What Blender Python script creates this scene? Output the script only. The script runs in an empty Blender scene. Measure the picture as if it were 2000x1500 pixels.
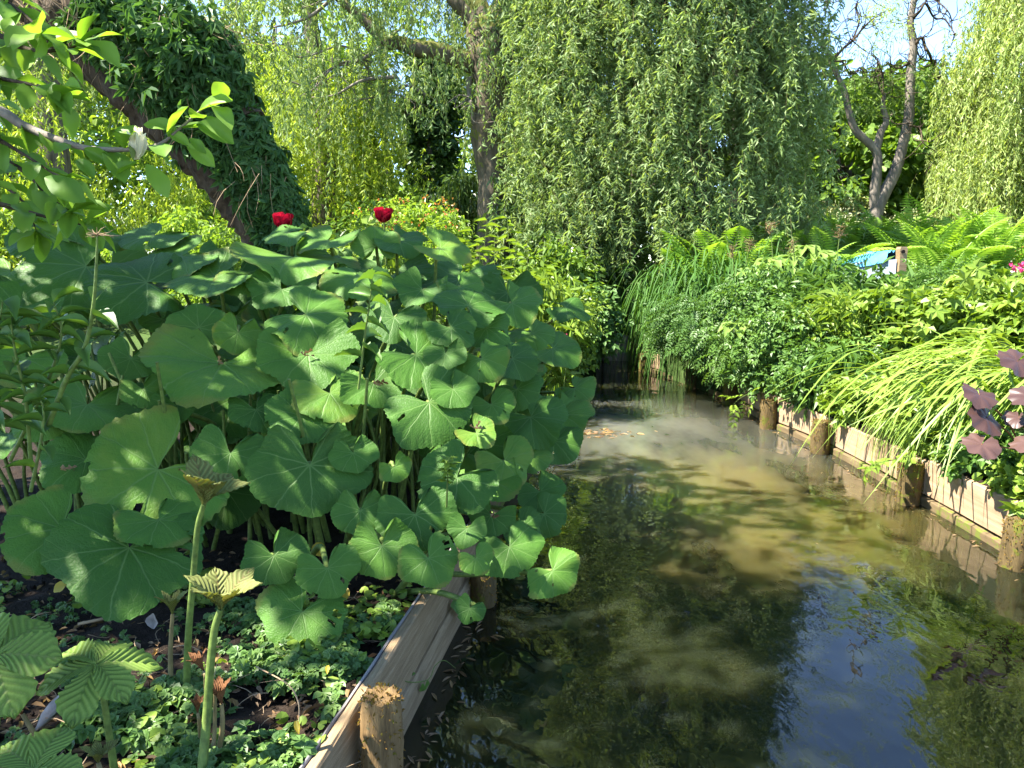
import bpy, math, random
import numpy as np
from mathutils import Matrix, Vector

# ------------------------------------------------------------------ camera, sky, sun, exposure
S = bpy.context.scene
COL = S.collection
PITCH, FOC, EYE = math.radians(9), 1502.0, 1.45
cam_d = bpy.data.cameras.new('camera')
cam_d.sensor_width, cam_d.lens = 36.0, 36.0 * FOC / 2000
cam_d.clip_start, cam_d.clip_end = 0.05, 2000
cam = bpy.data.objects.new('camera', cam_d)
COL.objects.link(cam)
cam.location = (0, 0, EYE)
cam.rotation_euler = (math.pi / 2 - PITCH, 0, 0)
S.camera = cam
SUN = np.array([-0.55, -0.12, 0.82]); SUN /= np.linalg.norm(SUN)   # direction towards the sun
sun_d = bpy.data.lights.new('sun', 'SUN')
sun_d.energy, sun_d.angle, sun_d.color = 5.0, math.radians(0.5), (1.0, 0.94, 0.84)
sun = bpy.data.objects.new('sun', sun_d)
COL.objects.link(sun)
sun.rotation_euler = Vector(SUN).to_track_quat('Z', 'Y').to_euler()
world = bpy.data.worlds.new('World')
S.world = world
world.use_nodes = True
wn = world.node_tree
sky = wn.nodes.new('ShaderNodeTexSky')
sky.sky_type, sky.sun_disc = 'NISHITA', False
sky.sun_elevation = math.asin(SUN[2])
sky.sun_rotation = math.atan2(SUN[0], SUN[1])
sky.air_density, sky.dust_density, sky.ozone_density = 0.7, 0.0, 2.0
bg = wn.nodes['Background']
bg.inputs['Strength'].default_value = 0.115
wn.links.new(sky.outputs[0], bg.inputs[0])
S.view_settings.view_transform = 'Standard'
S.view_settings.look = 'None'
S.view_settings.gamma = 1.0
S.view_settings.exposure = 2.5
S.view_settings.use_curve_mapping = False
S.render.engine = 'CYCLES'
S.cycles.use_denoising = True
S.cycles.max_bounces = 8
S.cycles.diffuse_bounces = 4
S.cycles.glossy_bounces = 3
S.cycles.transmission_bounces = 6
S.cycles.caustics_reflective = False
S.cycles.caustics_refractive = False
S.cycles.sample_clamp_indirect = 8

rng = np.random.default_rng(7)
random.seed(7)
V3 = lambda *a: np.array(a, float)
R = math.radians

# ------------------------------------------------------------------ where things of the photograph stand
def ray(px, py):
    u, v = (px - 1000) / FOC, (750 - py) / FOC
    return V3(u, math.cos(PITCH) + v * math.sin(PITCH), -math.sin(PITCH) + v * math.cos(PITCH))
def gp(px, py, z=0.0):
    a = ray(px, py); return V3(0, 0, EYE) + a * ((z - EYE) / a[2])
def at(px, py, Y):
    a = ray(px, py); return V3(0, 0, EYE) + a * (Y / a[1])

# ------------------------------------------------------------------ mesh helpers
def unit(a):
    a = np.asarray(a, float)
    return a / np.maximum(np.linalg.norm(a, axis=-1, keepdims=True), 1e-9)

class MB:
    """collects vertices and faces of one mesh"""
    def __init__(self):
        self.v, self.f, self.r, self.u, self.n = [], [], [], [], 0
    def add(self, V, F, rnd=0.5, uv=None):
        V = np.asarray(V, float).reshape(-1, 3)
        self.v.append(V)
        self.f.append(np.asarray(F, np.int64) + self.n)
        self.r.append(np.broadcast_to(np.asarray(rnd, float), (len(V),)))
        self.u.append(np.zeros((len(V), 2)) if uv is None else np.asarray(uv, float))
        self.n += len(V)
    def mesh(self, name, mat, smooth=False, origin=None):
        V = np.concatenate(self.v)
        if origin is not None: V = V - np.asarray(origin)
        me = bpy.data.meshes.new(name)
        me.vertices.add(len(V)); me.vertices.foreach_set('co', V.astype(np.float32).ravel())
        idx = np.concatenate([f.ravel() for f in self.f])
        tot = np.concatenate([np.full(len(f), f.shape[1]) for f in self.f])
        me.loops.add(len(idx)); me.loops.foreach_set('vertex_index', idx.astype(np.int32))
        me.polygons.add(len(tot))
        me.polygons.foreach_set('loop_start', np.concatenate([[0], np.cumsum(tot)[:-1]]).astype(np.int32))
        me.polygons.foreach_set('loop_total', tot.astype(np.int32))
        me.polygons.foreach_set('use_smooth', np.full(len(tot), smooth))
        at_ = me.attributes.new('rnd', 'FLOAT', 'POINT')
        at_.data.foreach_set('value', np.concatenate(self.r).astype(np.float32))
        U = np.concatenate(self.u)
        if U.any():
            uvl = me.uv_layers.new(name='UVMap')
            uvl.data.foreach_set('uv', U[idx].astype(np.float32).ravel())
        me.update(calc_edges=True)
        if mat: me.materials.append(mat)
        return me

WM = {}
def tag(o, label=None, cat=None, group=None, kind=None):
    if label: o['label'] = label
    if cat: o['category'] = cat
    if group: o['group'] = group
    if kind: o['kind'] = kind
    return o
def link(name, data, parent=None, M=None):
    o = bpy.data.objects.new(name, data); COL.objects.link(o)
    M = Matrix.Identity(4) if M is None else M
    if parent is not None:
        o.parent = parent
        o.matrix_parent_inverse = WM[parent.name].inverted()
    o.matrix_basis = M
    WM[o.name] = M
    return o
def thing(name, label, cat, loc, group=None):
    return tag(link(name, None, None, Matrix.Translation(Vector(loc))), label, cat, group)
def part(name, mb, mat, parent=None, smooth=False, kind=None):
    me = mb.mesh(name, mat, smooth)
    o = link(name, me, parent)
    if kind: o['kind'] = kind
    return o
def mat4(Rm, p, s=1.0):
    M = np.eye(4); M[:3, :3] = np.asarray(Rm) * s; M[:3, 3] = p
    return Matrix(M.tolist())

def frames(d, up):
    d = unit(d); up = np.broadcast_to(np.asarray(up, float), d.shape)
    x = unit(np.cross(d, up)); z = np.cross(x, d)
    return np.stack([x, d, z], axis=-1)
def scatter(mb, tpl, pos, Rm, w, l, h=None, rnd=None):
    tv, tf = tpl
    N = len(pos)
    if N == 0: return
    w = np.broadcast_to(w, (N,)); l = np.broadcast_to(l, (N,)); h = l if h is None else np.broadcast_to(h, (N,))
    A = Rm * np.stack([w, l, h], -1)[:, None, :]
    V = np.einsum('nij,mj->nmi', A, tv) + np.asarray(pos)[:, None, :]
    F = (tf[None] + (np.arange(N) * len(tv))[:, None, None]).reshape(-1, tf.shape[1])
    rnd = rng.random(N) if rnd is None else np.broadcast_to(rnd, (N,))
    mb.add(V.reshape(-1, 3), F, np.repeat(rnd, len(tv)))

def tube(mb, P, rad, sides=8, rough=0.0, cap=True, rnd=0.5):
    P = np.asarray(P, float); n = len(P); rad = np.broadcast_to(rad, (n,))
    T = unit(np.gradient(P, axis=0))
    up = V3(0, 0, 1) if abs(T[0][2]) < .9 else V3(1, 0, 0)
    x = unit(np.cross(T[0], up)); V = []
    ang = np.arange(sides) * 2 * math.pi / sides
    for i in range(n):
        x = unit(x - T[i] * np.dot(x, T[i])); y = np.cross(T[i], x)
        rr = rad[i] * (1 + rough * rng.normal(size=sides)) if rough else np.full(sides, rad[i])
        V.append(P[i] + np.cos(ang)[:, None] * x * rr[:, None] + np.sin(ang)[:, None] * y * rr[:, None])
    V = np.concatenate(V)
    i, j = np.meshgrid(np.arange(n - 1), np.arange(sides), indexing='ij')
    a = i * sides + j; b = i * sides + (j + 1) % sides
    F = np.stack([a, b, b + sides, a + sides], -1).reshape(-1, 4)
    mb.add(V, F, rnd)
    if cap and sides > 3:
        for e, k in ((n - 1, 1), (0, -1)):
            ring = V[e * sides:(e + 1) * sides]
            c = ring.mean(0)
            j = np.arange(sides)
            tri = np.stack([j, (j + 1) % sides, np.full(sides, sides)], -1)
            mb.add(np.vstack([ring, c]), tri if k > 0 else tri[:, ::-1], rnd)
def spline(P, n=8):
    """Catmull-Rom through the points"""
    P = np.asarray(P, float)
    Q = np.vstack([2 * P[0] - P[1], P, 2 * P[-1] - P[-2]]); out = []
    for i in range(1, len(Q) - 2):
        t = np.linspace(0, 1, n, endpoint=False)[:, None]
        p0, p1, p2, p3 = Q[i - 1:i + 3]
        out.append(.5 * (2 * p1 + (p2 - p0) * t + (2 * p0 - 5 * p1 + 4 * p2 - p3) * t**2 + (3 * p1 - p0 - 3 * p2 + p3) * t**3))
    return np.vstack(out + [P[-1:]])
def lin(r, n): return np.interp(np.linspace(0, 1, n), np.linspace(0, 1, len(r)), r)
def limb(mb, P, r, sides=8, n=6, rough=.05):
    Q = spline(P, n); tube(mb, Q, lin(r, len(Q)), sides, rough)
def thin(mb, O, E, r, k=4, bow=0.0):
    """many three-sided twigs at once from O to E"""
    O, E = np.asarray(O), np.asarray(E); N = len(O)
    t = np.linspace(0, 1, k)
    side = unit(np.cross(E - O, rng.normal(size=(N, 3))))
    P = O[:, None] + (E - O)[:, None] * t[None, :, None] + side[:, None] * (np.sin(t * math.pi) * bow)[None, :, None] * np.linalg.norm(E - O, axis=1)[:, None, None]
    s2 = unit(np.cross(E - O, side))
    ang = np.arange(3) * 2.094
    ring = side[:, None] * np.cos(ang)[None, :, None] + s2[:, None] * np.sin(ang)[None, :, None]
    rr = np.broadcast_to(r, (N,))[:, None] * (1 - .6 * t)[None]
    V = P[:, :, None] + ring[:, None] * rr[:, :, None, None]
    i, j = np.meshgrid(np.arange(k - 1), np.arange(3), indexing='ij')
    a = i * 3 + j; b = i * 3 + (j + 1) % 3
    f = np.stack([a, b, b + 3, a + 3], -1).reshape(-1, 4)
    F = (f[None] + (np.arange(N) * k * 3)[:, None, None]).reshape(-1, 4)
    mb.add(V.reshape(-1, 3), F, np.repeat(rng.random(N), k * 3))

# ------------------------------------------------------------------ leaf templates (x width, y along the leaf, z up)
T4 = (V3([0, 0, 0], [-.5, .42, .12], [0, 1, -.12], [.5, .42, .12]), np.array([[0, 2, 1], [0, 3, 2]]))
def grid_leaf(prof, nx=2, fold=.15, droop=.2, wave=0.0, ph=0.0):
    """leaf of half-width prof(t), nx cells per half"""
    n = len(prof); V = []; F = []
    for i, w in enumerate(prof):
        t = i / (n - 1)
        for j in range(-nx, nx + 1):
            s = j / nx
            V.append([s * w, t, fold * abs(s) * w * 2 - droop * t * t + wave * math.sin(t * 9 + ph + (1.3 if j > 0 else 0)) * abs(s) * w * 2])
    m = 2 * nx + 1
    for i in range(n - 1):
        for j in range(2 * nx): F.append([i * m + j, i * m + j + 1, (i + 1) * m + j + 1, (i + 1) * m + j])
    return np.array(V), np.array(F)
T8 = (V3([0, 0, 0], [-.46, .32, .10], [-.40, .68, .02], [0, 1, -.2], [.40, .68, .02], [.46, .32, .10]), np.array([[0, 3, 2, 1], [0, 5, 4, 3]]))   # oval
TLONG = (V3([0, 0, 0], [-.5, .30, .10], [-.38, .66, -.06], [0, 1, -.32], [.38, .66, -.06], [.5, .30, .10]), np.array([[0, 3, 2, 1], [0, 5, 4, 3]]))   # narrow
def compose(items, base):
    """items: (pos, dir, normal, width, length)"""
    V, F, n = [], [], 0
    for p, d, nrm, w, l in items:
        Rm = frames(np.array([d]), np.array(nrm))[0]
        V.append((base[0] * V3(w, l, l)) @ Rm.T + np.array(p)); F.append(base[1] + n); n += len(base[0])
    return np.vstack(V), np.vstack(F)
def pinnate(pairs, ll, lw, base=T4, up=.15):
    it = []
    for k in range(pairs):
        t = .25 + .65 * k / max(pairs - 1, 1)
        s = 1 - .35 * abs(k / max(pairs - 1, 1) - .4)
        for sg in (-1, 1):
            it.append(((0, t, -.15 * t * t), (sg * .85, .5, -up), (0, 0, 1), lw * s, ll * s))
    it.append(((0, .93, -.13), (0, 1, -.3), (0, 0, 1), lw, ll))
    return compose(it, base)
PIN = pinnate(4, .36, .17)
PIN3 = pinnate(2, .5, .34)
def palmate(k, spread, lw, base=T4, dr=-.25):
    return compose([((0, 0, 0), (math.sin(a), math.cos(a), dr), (0, 0, 1), lw, 1 - .25 * abs(a) / spread) for a in np.linspace(-spread, spread, k)], base)
PALM5 = palmate(5, R(115), .36)
PALM5N = palmate(5, R(105), .34, TLONG)
LOBED = palmate(5, R(120), .52, T4, -.05)
ROUND = (np.vstack([[[0, .5, .06]], [[.5 * math.sin(a) * (1 if abs(math.sin(a)) > .1 else .8), .5 - .52 * math.cos(a), .10 * math.cos(2 * a)] for a in np.linspace(.25, 2 * math.pi - .25, 9)]]),
         np.array([[0, i, i + 1] for i in range(1, 9)]))

# ------------------------------------------------------------------ materials
def new_mat(name):
    m = bpy.data.materials.new(name); m.use_nodes = True
    nt = m.node_tree; nt.nodes.clear()
    return m, nt
class NT:
    def __init__(self, nt): self.nt = nt
    def n(self, t, **kw):
        o = self.nt.nodes.new('ShaderNode' + t)
        for k, v in kw.items():
            if k in o.inputs.keys() if isinstance(k, str) else False: o.inputs[k].default_value = v
            else: setattr(o, k, v)
        return o
    def l(self, a, b): self.nt.links.new(a, b)
    def math(self, op, a, b=None, c=None):
        o = self.nt.nodes.new('ShaderNodeMath'); o.operation = op
        for i, x in enumerate((a, b, c)):
            if x is None: continue
            if isinstance(x, (int, float)): o.inputs[i].default_value = x
            else: self.l(x, o.inputs[i])
        return o.outputs[0]
    def ramp(self, fac, stops):
        o = self.nt.nodes.new('ShaderNodeValToRGB')
        while len(o.color_ramp.elements) < len(stops): o.color_ramp.elements.new(.5)
        for e, (p, c) in zip(o.color_ramp.elements, stops): e.position = p; e.color = (*c, 1)
        self.l(fac, o.inputs[0]); return o.outputs[0]
    def mixc(self, fac, a, b, mode='MIX'):
        o = self.nt.nodes.new('ShaderNodeMix'); o.data_type = 'RGBA'; o.blend_type = mode
        for i, x in ((0, fac), (6, a), (7, b)):
            if isinstance(x, (int, float)): o.inputs[i].default_value = x
            elif isinstance(x, tuple): o.inputs[i].default_value = (*x, 1)
            else: self.l(x, o.inputs[i])
        return o.outputs[2]
    def noise(self, vec, scale, detail=4, rough=.55):
        o = self.nt.nodes.new('ShaderNodeTexNoise')
        o.inputs['Scale'].default_value = scale; o.inputs['Detail'].default_value = detail; o.inputs['Roughness'].default_value = rough
        if vec is not None: self.l(vec, o.inputs['Vector'])
        return o.outputs[0]
    def bump(self, h, strength=.4, dist=.01, nrm=None):
        o = self.nt.nodes.new('ShaderNodeBump'); o.inputs['Strength'].default_value = strength; o.inputs['Distance'].default_value = dist
        self.l(h, o.inputs['Height'])
        if nrm: self.l(nrm, o.inputs['Normal'])
        return o.outputs[0]
    def pbr(self, col, rough=.6, spec=.4, nrm=None):
        o = self.nt.nodes.new('ShaderNodeBsdfPrincipled')
        if isinstance(col, tuple): o.inputs['Base Color'].default_value = (*col, 1)
        else: self.l(col, o.inputs['Base Color'])
        if isinstance(rough, (int, float)): o.inputs['Roughness'].default_value = rough
        else: self.l(rough, o.inputs['Roughness'])
        o.inputs['Specular IOR Level'].default_value = spec
        if nrm: self.l(nrm, o.inputs['Normal'])
        return o
    def out(self, sh):
        o = self.nt.nodes.new('ShaderNodeOutputMaterial'); self.l(sh, o.inputs[0])

def leaf_mat(name, cols, trans=.4, rough=.45, spec=.35, src='attr', tint=(1.25, 1.2, .45), nscale=9):
    m, nt = new_mat(name); g = NT(nt)
    if src == 'attr':
        a = g.n('Attribute'); a.attribute_name = 'rnd'; fac = a.outputs['Fac']
    else:
        fac = g.n('ObjectInfo').outputs['Random']
    geo = g.n('NewGeometry')
    nz = g.noise(geo.outputs['Position'], nscale, 3)
    f2 = g.math('ADD', g.math('MULTIPLY', fac, .75), g.math('MULTIPLY', g.math('SUBTRACT', nz, .25), .5))
    k = len(cols) - 1
    c = g.ramp(f2, [(i / k, c) for i, c in enumerate(cols)])
    p = g.pbr(c, rough, spec)
    tr = g.n('BsdfTranslucent'); g.l(g.mixc(1.0, c, tint, 'MULTIPLY'), tr.inputs[0])
    mx = g.n('MixShader'); mx.inputs[0].default_value = trans
    g.l(p.outputs[0], mx.inputs[1]); g.l(tr.outputs[0], mx.inputs[2]); g.out(mx.outputs[0])
    return m
def bark_mat(name, a, b, scale=14, moss=None, bs=.8):
    m, nt = new_mat(name); g = NT(nt)
    tc = g.n('TexCoord'); mp = g.n('Mapping'); mp.inputs['Scale'].default_value = (1, 1, .22)
    g.l(tc.outputs['Object'], mp.inputs[0])
    n1 = g.noise(mp.outputs[0], scale, 6, .65)
    vo = g.n('TexVoronoi'); vo.feature = 'DISTANCE_TO_EDGE'; vo.inputs['Scale'].default_value = scale * .9; g.l(mp.outputs[0], vo.inputs['Vector'])
    h = g.math('ADD', n1, g.math('MULTIPLY', vo.outputs[0], .9))
    c = g.ramp(n1, [(.3, a), (.7, b)])
    if moss:
        nn = g.noise(tc.outputs['Object'], 3.5, 4)
        geo = g.n('NewGeometry'); sx = g.n('SeparateXYZ'); g.l(geo.outputs['Normal'], sx.inputs[0])
        f = g.math('MULTIPLY', g.math('GREATER_THAN', g.math('ADD', nn, g.math('MULTIPLY', sx.outputs[2], .25)), .58), .8)
        c = g.mixc(f, c, moss)
    p = g.pbr(c, .9, .15, g.bump(h, bs, .02)); g.out(p.outputs[0])
    return m
def wood_mat(name, cols, streak=(1.2, 22, 22), moss=None, bs=.35, rough=.75, moss_amt=.6):
    m, nt = new_mat(name); g = NT(nt)
    tc = g.n('TexCoord'); oi = g.n('ObjectInfo')
    ad = g.n('VectorMath'); ad.operation = 'ADD'; g.l(tc.outputs['Object'], ad.inputs[0])
    cb = g.n('CombineXYZ'); g.l(g.math('MULTIPLY', oi.outputs['Random'], 37.0), cb.inputs[0]); g.l(cb.outputs[0], ad.inputs[1])
    mp = g.n('Mapping'); mp.inputs['Scale'].default_value = streak; g.l(ad.outputs[0], mp.inputs[0])
    n1 = g.noise(mp.outputs[0], 2.2, 7, .65)
    n2 = g.noise(mp.outputs[0], 9.0, 4, .6)
    f = g.math('ADD', g.math('MULTIPLY', n1, .75), g.math('MULTIPLY', n2, .3))
    k = len(cols) - 1
    c = g.ramp(f, [(.3 + .45 * i / k, q) for i, q in enumerate(cols)])
    big = g.noise(ad.outputs[0], 3.0, 5)
    c = g.mixc(g.math('MULTIPLY', g.math('SUBTRACT', big, .35), .9), c, tuple(.55 * x for x in cols[0]))
    if moss:
        nm = g.noise(ad.outputs[0], 11, 5, .7)
        c = g.mixc(g.math('GREATER_THAN', nm, moss_amt), c, moss)
    p = g.pbr(c, rough, .25, g.bump(f, bs, .006)); g.out(p.outputs[0])
    return m
def plain(name, col, rough=.6, spec=.3, var=.25, scale=12, trans=0.0, bs=0.0):
    m, nt = new_mat(name); g = NT(nt)
    tc = g.n('TexCoord'); nz = g.noise(tc.outputs['Object'], scale, 4)
    c = g.ramp(nz, [(.25, tuple(x * (1 - var) for x in col)), (.75, tuple(min(1, x * (1 + var)) for x in col))])
    p = g.pbr(c, rough, spec, g.bump(nz, bs, .01) if bs else None)
    if trans:
        tr = g.n('BsdfTranslucent'); g.l(c, tr.inputs[0]); mx = g.n('MixShader'); mx.inputs[0].default_value = trans
        g.l(p.outputs[0], mx.inputs[1]); g.l(tr.outputs[0], mx.inputs[2]); g.out(mx.outputs[0])
    else: g.out(p.outputs[0])
    return m

M = {}
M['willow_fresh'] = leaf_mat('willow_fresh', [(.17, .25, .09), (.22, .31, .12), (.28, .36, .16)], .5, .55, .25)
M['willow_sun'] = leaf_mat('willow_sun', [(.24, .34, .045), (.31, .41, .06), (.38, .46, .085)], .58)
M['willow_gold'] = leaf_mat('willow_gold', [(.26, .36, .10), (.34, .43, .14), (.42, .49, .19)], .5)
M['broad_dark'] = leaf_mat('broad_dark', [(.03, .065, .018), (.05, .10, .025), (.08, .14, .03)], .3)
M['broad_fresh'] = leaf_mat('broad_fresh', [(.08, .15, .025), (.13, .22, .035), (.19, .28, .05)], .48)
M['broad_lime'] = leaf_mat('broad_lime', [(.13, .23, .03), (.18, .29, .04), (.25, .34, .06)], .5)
M['pale_leaf'] = leaf_mat('pale_leaf', [(.18, .22, .10), (.27, .30, .16), (.34, .36, .22)], .3)
M['glossy'] = leaf_mat('glossy', [(.05, .10, .025), (.08, .14, .03), (.13, .19, .05)], .3, .3, .6)
M['creeper'] = leaf_mat('creeper', [(.035, .09, .025), (.055, .13, .035), (.085, .18, .05)], .35, .5, .3)
M['bank'] = leaf_mat('bank', [(.055, .12, .02), (.085, .17, .03), (.12, .21, .04)], .35)
M['bank_dark'] = leaf_mat('bank_dark', [(.05, .115, .025), (.075, .155, .035), (.11, .20, .05)], .35)
M['bank_lime'] = leaf_mat('bank_lime', [(.11, .19, .02), (.16, .25, .03), (.22, .30, .05)], .38)
M['blade_lime'] = leaf_mat('blade_lime', [(.13, .22, .025), (.18, .28, .04), (.24, .33, .07)], .35, src='obj')
M['blade_dark'] = leaf_mat('blade_dark', [(.030, .085, .014), (.048, .12, .02), (.075, .155, .03)], .3, .6, .15)
M['fern'] = leaf_mat('fern', [(.16, .29, .03), (.21, .36, .045), (.27, .41, .06)], .48, src='obj')
M['magnolia'] = leaf_mat('magnolia', [(.10, .21, .025), (.15, .28, .035), (.20, .34, .05)], .52, .45, .3, src='obj')
M['magnolia_mass'] = leaf_mat('magnolia_mass', [(.075, .17, .022), (.11, .23, .03), (.16, .29, .04)], .35, .4, .4)
M['cover'] = leaf_mat('cover', [(.05, .115, .025), (.085, .165, .035), (.14, .22, .05)], .3)
M['litter'] = leaf_mat('litter', [(.05, .028, .014), (.14, .085, .04), (.27, .19, .12), (.34, .20, .04)], .15, .8, .15)
M['rodgersia'] = leaf_mat('rodgersia', [(.22, .25, .08), (.11, .18, .03), (.16, .25, .045), (.22, .30, .07)], .3, .55, .25)
M['rodgersia_young'] = leaf_mat('rodgersia_young', [(.19, .12, .05), (.11, .12, .03), (.16, .18, .05), (.22, .23, .08)], .25, .6, .2)
M['bud'] = plain('bud', (.13, .06, .025), .8, .15, .5, 60)
M['stem'] = plain('stem', (.10, .145, .03), .6, .25, .45, 55)
M['stem_brown'] = plain('stem_brown', (.15, .12, .05), .6, .3, .35, 20)
M['twig'] = plain('twig', (.13, .11, .05), .8, .2, .4, 5)
M['dry'] = plain('dry', (.28, .20, .12), .85, .15, .4, 15)
M['bark'] = bark_mat('bark', (.05, .042, .032), (.17, .145, .11), 14)
M['bark_moss'] = bark_mat('bark_moss', (.055, .045, .03), (.16, .13, .09), 12, (.13, .14, .025))
M['bark_brown'] = bark_mat('bark_brown', (.026, .019, .013), (.095, .072, .048), 16, None, 1.0)
M['bark_grey'] = bark_mat('bark_grey', (.10, .085, .07), (.25, .215, .175), 10)
M['yellow_leaf'] = leaf_mat('yellow_leaf', [(.35, .26, .02), (.42, .33, .04)], .35, src='obj')
M['red'] = plain('red', (.40, .008, .03), .45, .3, .5, 30, .3)
M['pink'] = plain('pink', (.55, .05, .16), .5, .3, .3, 30, .3)
M['cream'] = plain('cream', (.78, .74, .52), .45, .35, .08, 14, .35)
M['orange'] = leaf_mat('orange', [(.50, .12, .02), (.45, .18, .05), (.25, .22, .05)], .3)
M['purple'] = leaf_mat('purple', [(.04, .020, .016), (.062, .032, .026), (.09, .05, .04)], .10, .38, .5, src='obj', tint=(1.6, .3, .25))

# ================================================================== SETTING: ground, water
LB = np.array([(-3, -1.30), (1.67, -.49), (2.71, -.31), (5, .0), (8, .42), (10, .85), (11.3, 1.25), (12.2, 1.74)])
RB = np.array([(-3, 2.5), (3.5, 2.50), (4.49, 2.49), (5.76, 2.46), (6.62, 2.36), (7.8, 2.33), (10.1, 1.86), (11.65, 1.70), (12.2, 1.76)])
XL = lambda y: np.interp(y, LB[:, 0], LB[:, 1])
XR = lambda y: np.interp(y, RB[:, 0], RB[:, 1])
def GZ(x, y):
    x, y = np.asarray(x, float), np.asarray(y, float)
    right = .26 + np.clip((y - 6) / 8, 0, 1) * .6 + np.clip((x - 2.7) / 4, 0, 1) * .3
    left = .22 + np.clip((y - 7) / 8, 0, 1) * .4
    w = np.clip((x - .9) / 1.2, 0, 1)
    b = left * (1 - w) + right * w
    return b + .025 * np.sin(x * 3.1 + y * 1.7) * np.sin(y * 2.3 - x) * np.clip(np.minimum(abs(x - XL(y)), abs(x - XR(y))) * 3, 0, 1)

m, nt = new_mat('soil'); g = NT(nt)
geo = g.n('NewGeometry'); n1 = g.noise(geo.outputs['Position'], 26, 6, .7); n2 = g.noise(geo.outputs['Position'], 1.3, 3)
n3 = g.noise(geo.outputs['Position'], 95, 4, .7)
c = g.ramp(n1, [(.3, (.010, .007, .005)), (.6, (.028, .019, .013)), (.8, (.06, .042, .03))])
sx = g.n('SeparateXYZ'); g.l(geo.outputs['Position'], sx.inputs[0])
far = g.math('MULTIPLY', g.math('MINIMUM', g.math('MAXIMUM', g.math('MULTIPLY', g.math('SUBTRACT', sx.outputs[1], 6.0), .25), 0.0), 1.0), g.math('ADD', n2, .3))
c = g.mixc(far, c, (.05, .09, .02))
p = g.pbr(c, .95, .15, g.bump(g.math('ADD', n1, g.math('MULTIPLY', n3, .35)), .9, .03)); g.out(p.outputs[0]); M['soil'] = m

ys = np.concatenate([np.linspace(-3, 1, 9), np.arange(1.15, 12.2, .15), [12.2, 13, 14, 16, 18, 21, 25, 30, 40, 60, 120, 300]])
off = np.concatenate([[0, .04], np.arange(.12, 3, .12), [3.3, 3.8, 4.5, 5.5, 7, 9, 12, 18, 30, 60, 150, 400]])
rows = []
for y in ys:
    yc = min(y, 12.2)
    xl, xr = XL(yc) - .03, XR(yc) + .03
    if y > 12.2: xl, xr = 1.7, 1.8
    lx = (xl - off)[::-1]; rx = xr + off
    lz, rz = GZ(lx, np.full_like(lx, y)), GZ(rx, np.full_like(rx, y))
    jit = lambda q: q + .012 * rng.normal(size=q.shape)
    bed = -.6 if y <= 12.2 else float(GZ(1.75, y))
    rows.append(np.vstack([np.stack([lx, np.full_like(lx, y), jit(lz)], 1), [[xl, y, bed], [xr, y, bed]], np.stack([rx, np.full_like(rx, y), jit(rz)], 1)]))
nr, nc = len(rows), len(rows[0])
i, j = np.meshgrid(np.arange(nr - 1), np.arange(nc - 1), indexing='ij'); a = i * nc + j
mb = MB(); mb.add(np.vstack(rows), np.stack([a, a + 1, a + 1 + nc, a + nc], -1).reshape(-1, 4))
tag(part('ground', mb, M['soil'], None, True), kind='structure')

m, nt = new_mat('water'); g = NT(nt)
geo = g.n('NewGeometry'); pos = geo.outputs['Position']
mp = g.n('Mapping'); mp.inputs['Scale'].default_value = (1, .55, 1); mp.inputs['Rotation'].default_value = (0, 0, R(12)); g.l(pos, mp.inputs[0])
w1 = g.noise(mp.outputs[0], 5.5, 3, .5); w2 = g.noise(mp.outputs[0], 19, 2, .5); w3 = g.noise(pos, 1.6, 2)
calm = g.math('MAXIMUM', g.math('MULTIPLY', g.math('SUBTRACT', w3, .30), 2.2), .12)
h = g.math('MULTIPLY', g.math('ADD', w1, g.math('MULTIPLY', w2, .16)), calm)
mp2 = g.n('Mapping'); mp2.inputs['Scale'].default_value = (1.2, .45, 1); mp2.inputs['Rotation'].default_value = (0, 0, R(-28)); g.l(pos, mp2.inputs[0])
silt_glow = g.noise(mp2.outputs[0], 1.5, 4, .6)
c = g.ramp(silt_glow, [(.34, (.007, .009, .005)), (.54, (.012, .014, .006)), (.68, (.022, .019, .007)), (.8, (.026, .026, .017))])
def silt_glow_patch(cx, cy, sx_, sy_):  # soft patch mask: silt plus sunlit glow painted into the water colour
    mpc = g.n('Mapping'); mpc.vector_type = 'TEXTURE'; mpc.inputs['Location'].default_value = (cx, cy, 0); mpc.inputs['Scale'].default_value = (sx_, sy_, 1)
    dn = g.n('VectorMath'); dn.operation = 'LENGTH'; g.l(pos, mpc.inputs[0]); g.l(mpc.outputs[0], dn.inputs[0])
    return g.math('MULTIPLY', g.math('MAXIMUM', g.math('SUBTRACT', 1.0, dn.outputs['Value']), 0.0), g.math('MULTIPLY', g.math('SUBTRACT', silt_glow, .22), 3.0))
c = g.mixc(g.math('MINIMUM', silt_glow_patch(1.1, 6.2, 1.5, 2.6), .9), c, (.125, .125, .095))  # milky silt band, its colour lightened for the sunlit water
c = g.mixc(g.math('MINIMUM', silt_glow_patch(1.4, 4.6, 1.2, 1.6), .6), c, (.115, .088, .020))  # ochre sun glow of the murky water, put into its colour
p = g.pbr(c, .015, .5, g.bump(h, .16, .05)); p.inputs['IOR'].default_value = 1.5
p.inputs['Subsurface Weight'].default_value = 1.0; p.inputs['Subsurface Radius'].default_value = (1.0, .85, .4); p.inputs['Subsurface Scale'].default_value = .9
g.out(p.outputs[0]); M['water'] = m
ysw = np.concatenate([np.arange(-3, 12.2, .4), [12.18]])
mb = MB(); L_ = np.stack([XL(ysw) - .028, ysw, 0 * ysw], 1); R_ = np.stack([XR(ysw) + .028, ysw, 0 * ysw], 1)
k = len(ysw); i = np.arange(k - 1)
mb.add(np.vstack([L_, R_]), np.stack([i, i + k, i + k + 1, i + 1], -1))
tag(part('water', mb, M['water']), kind='structure')

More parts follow.
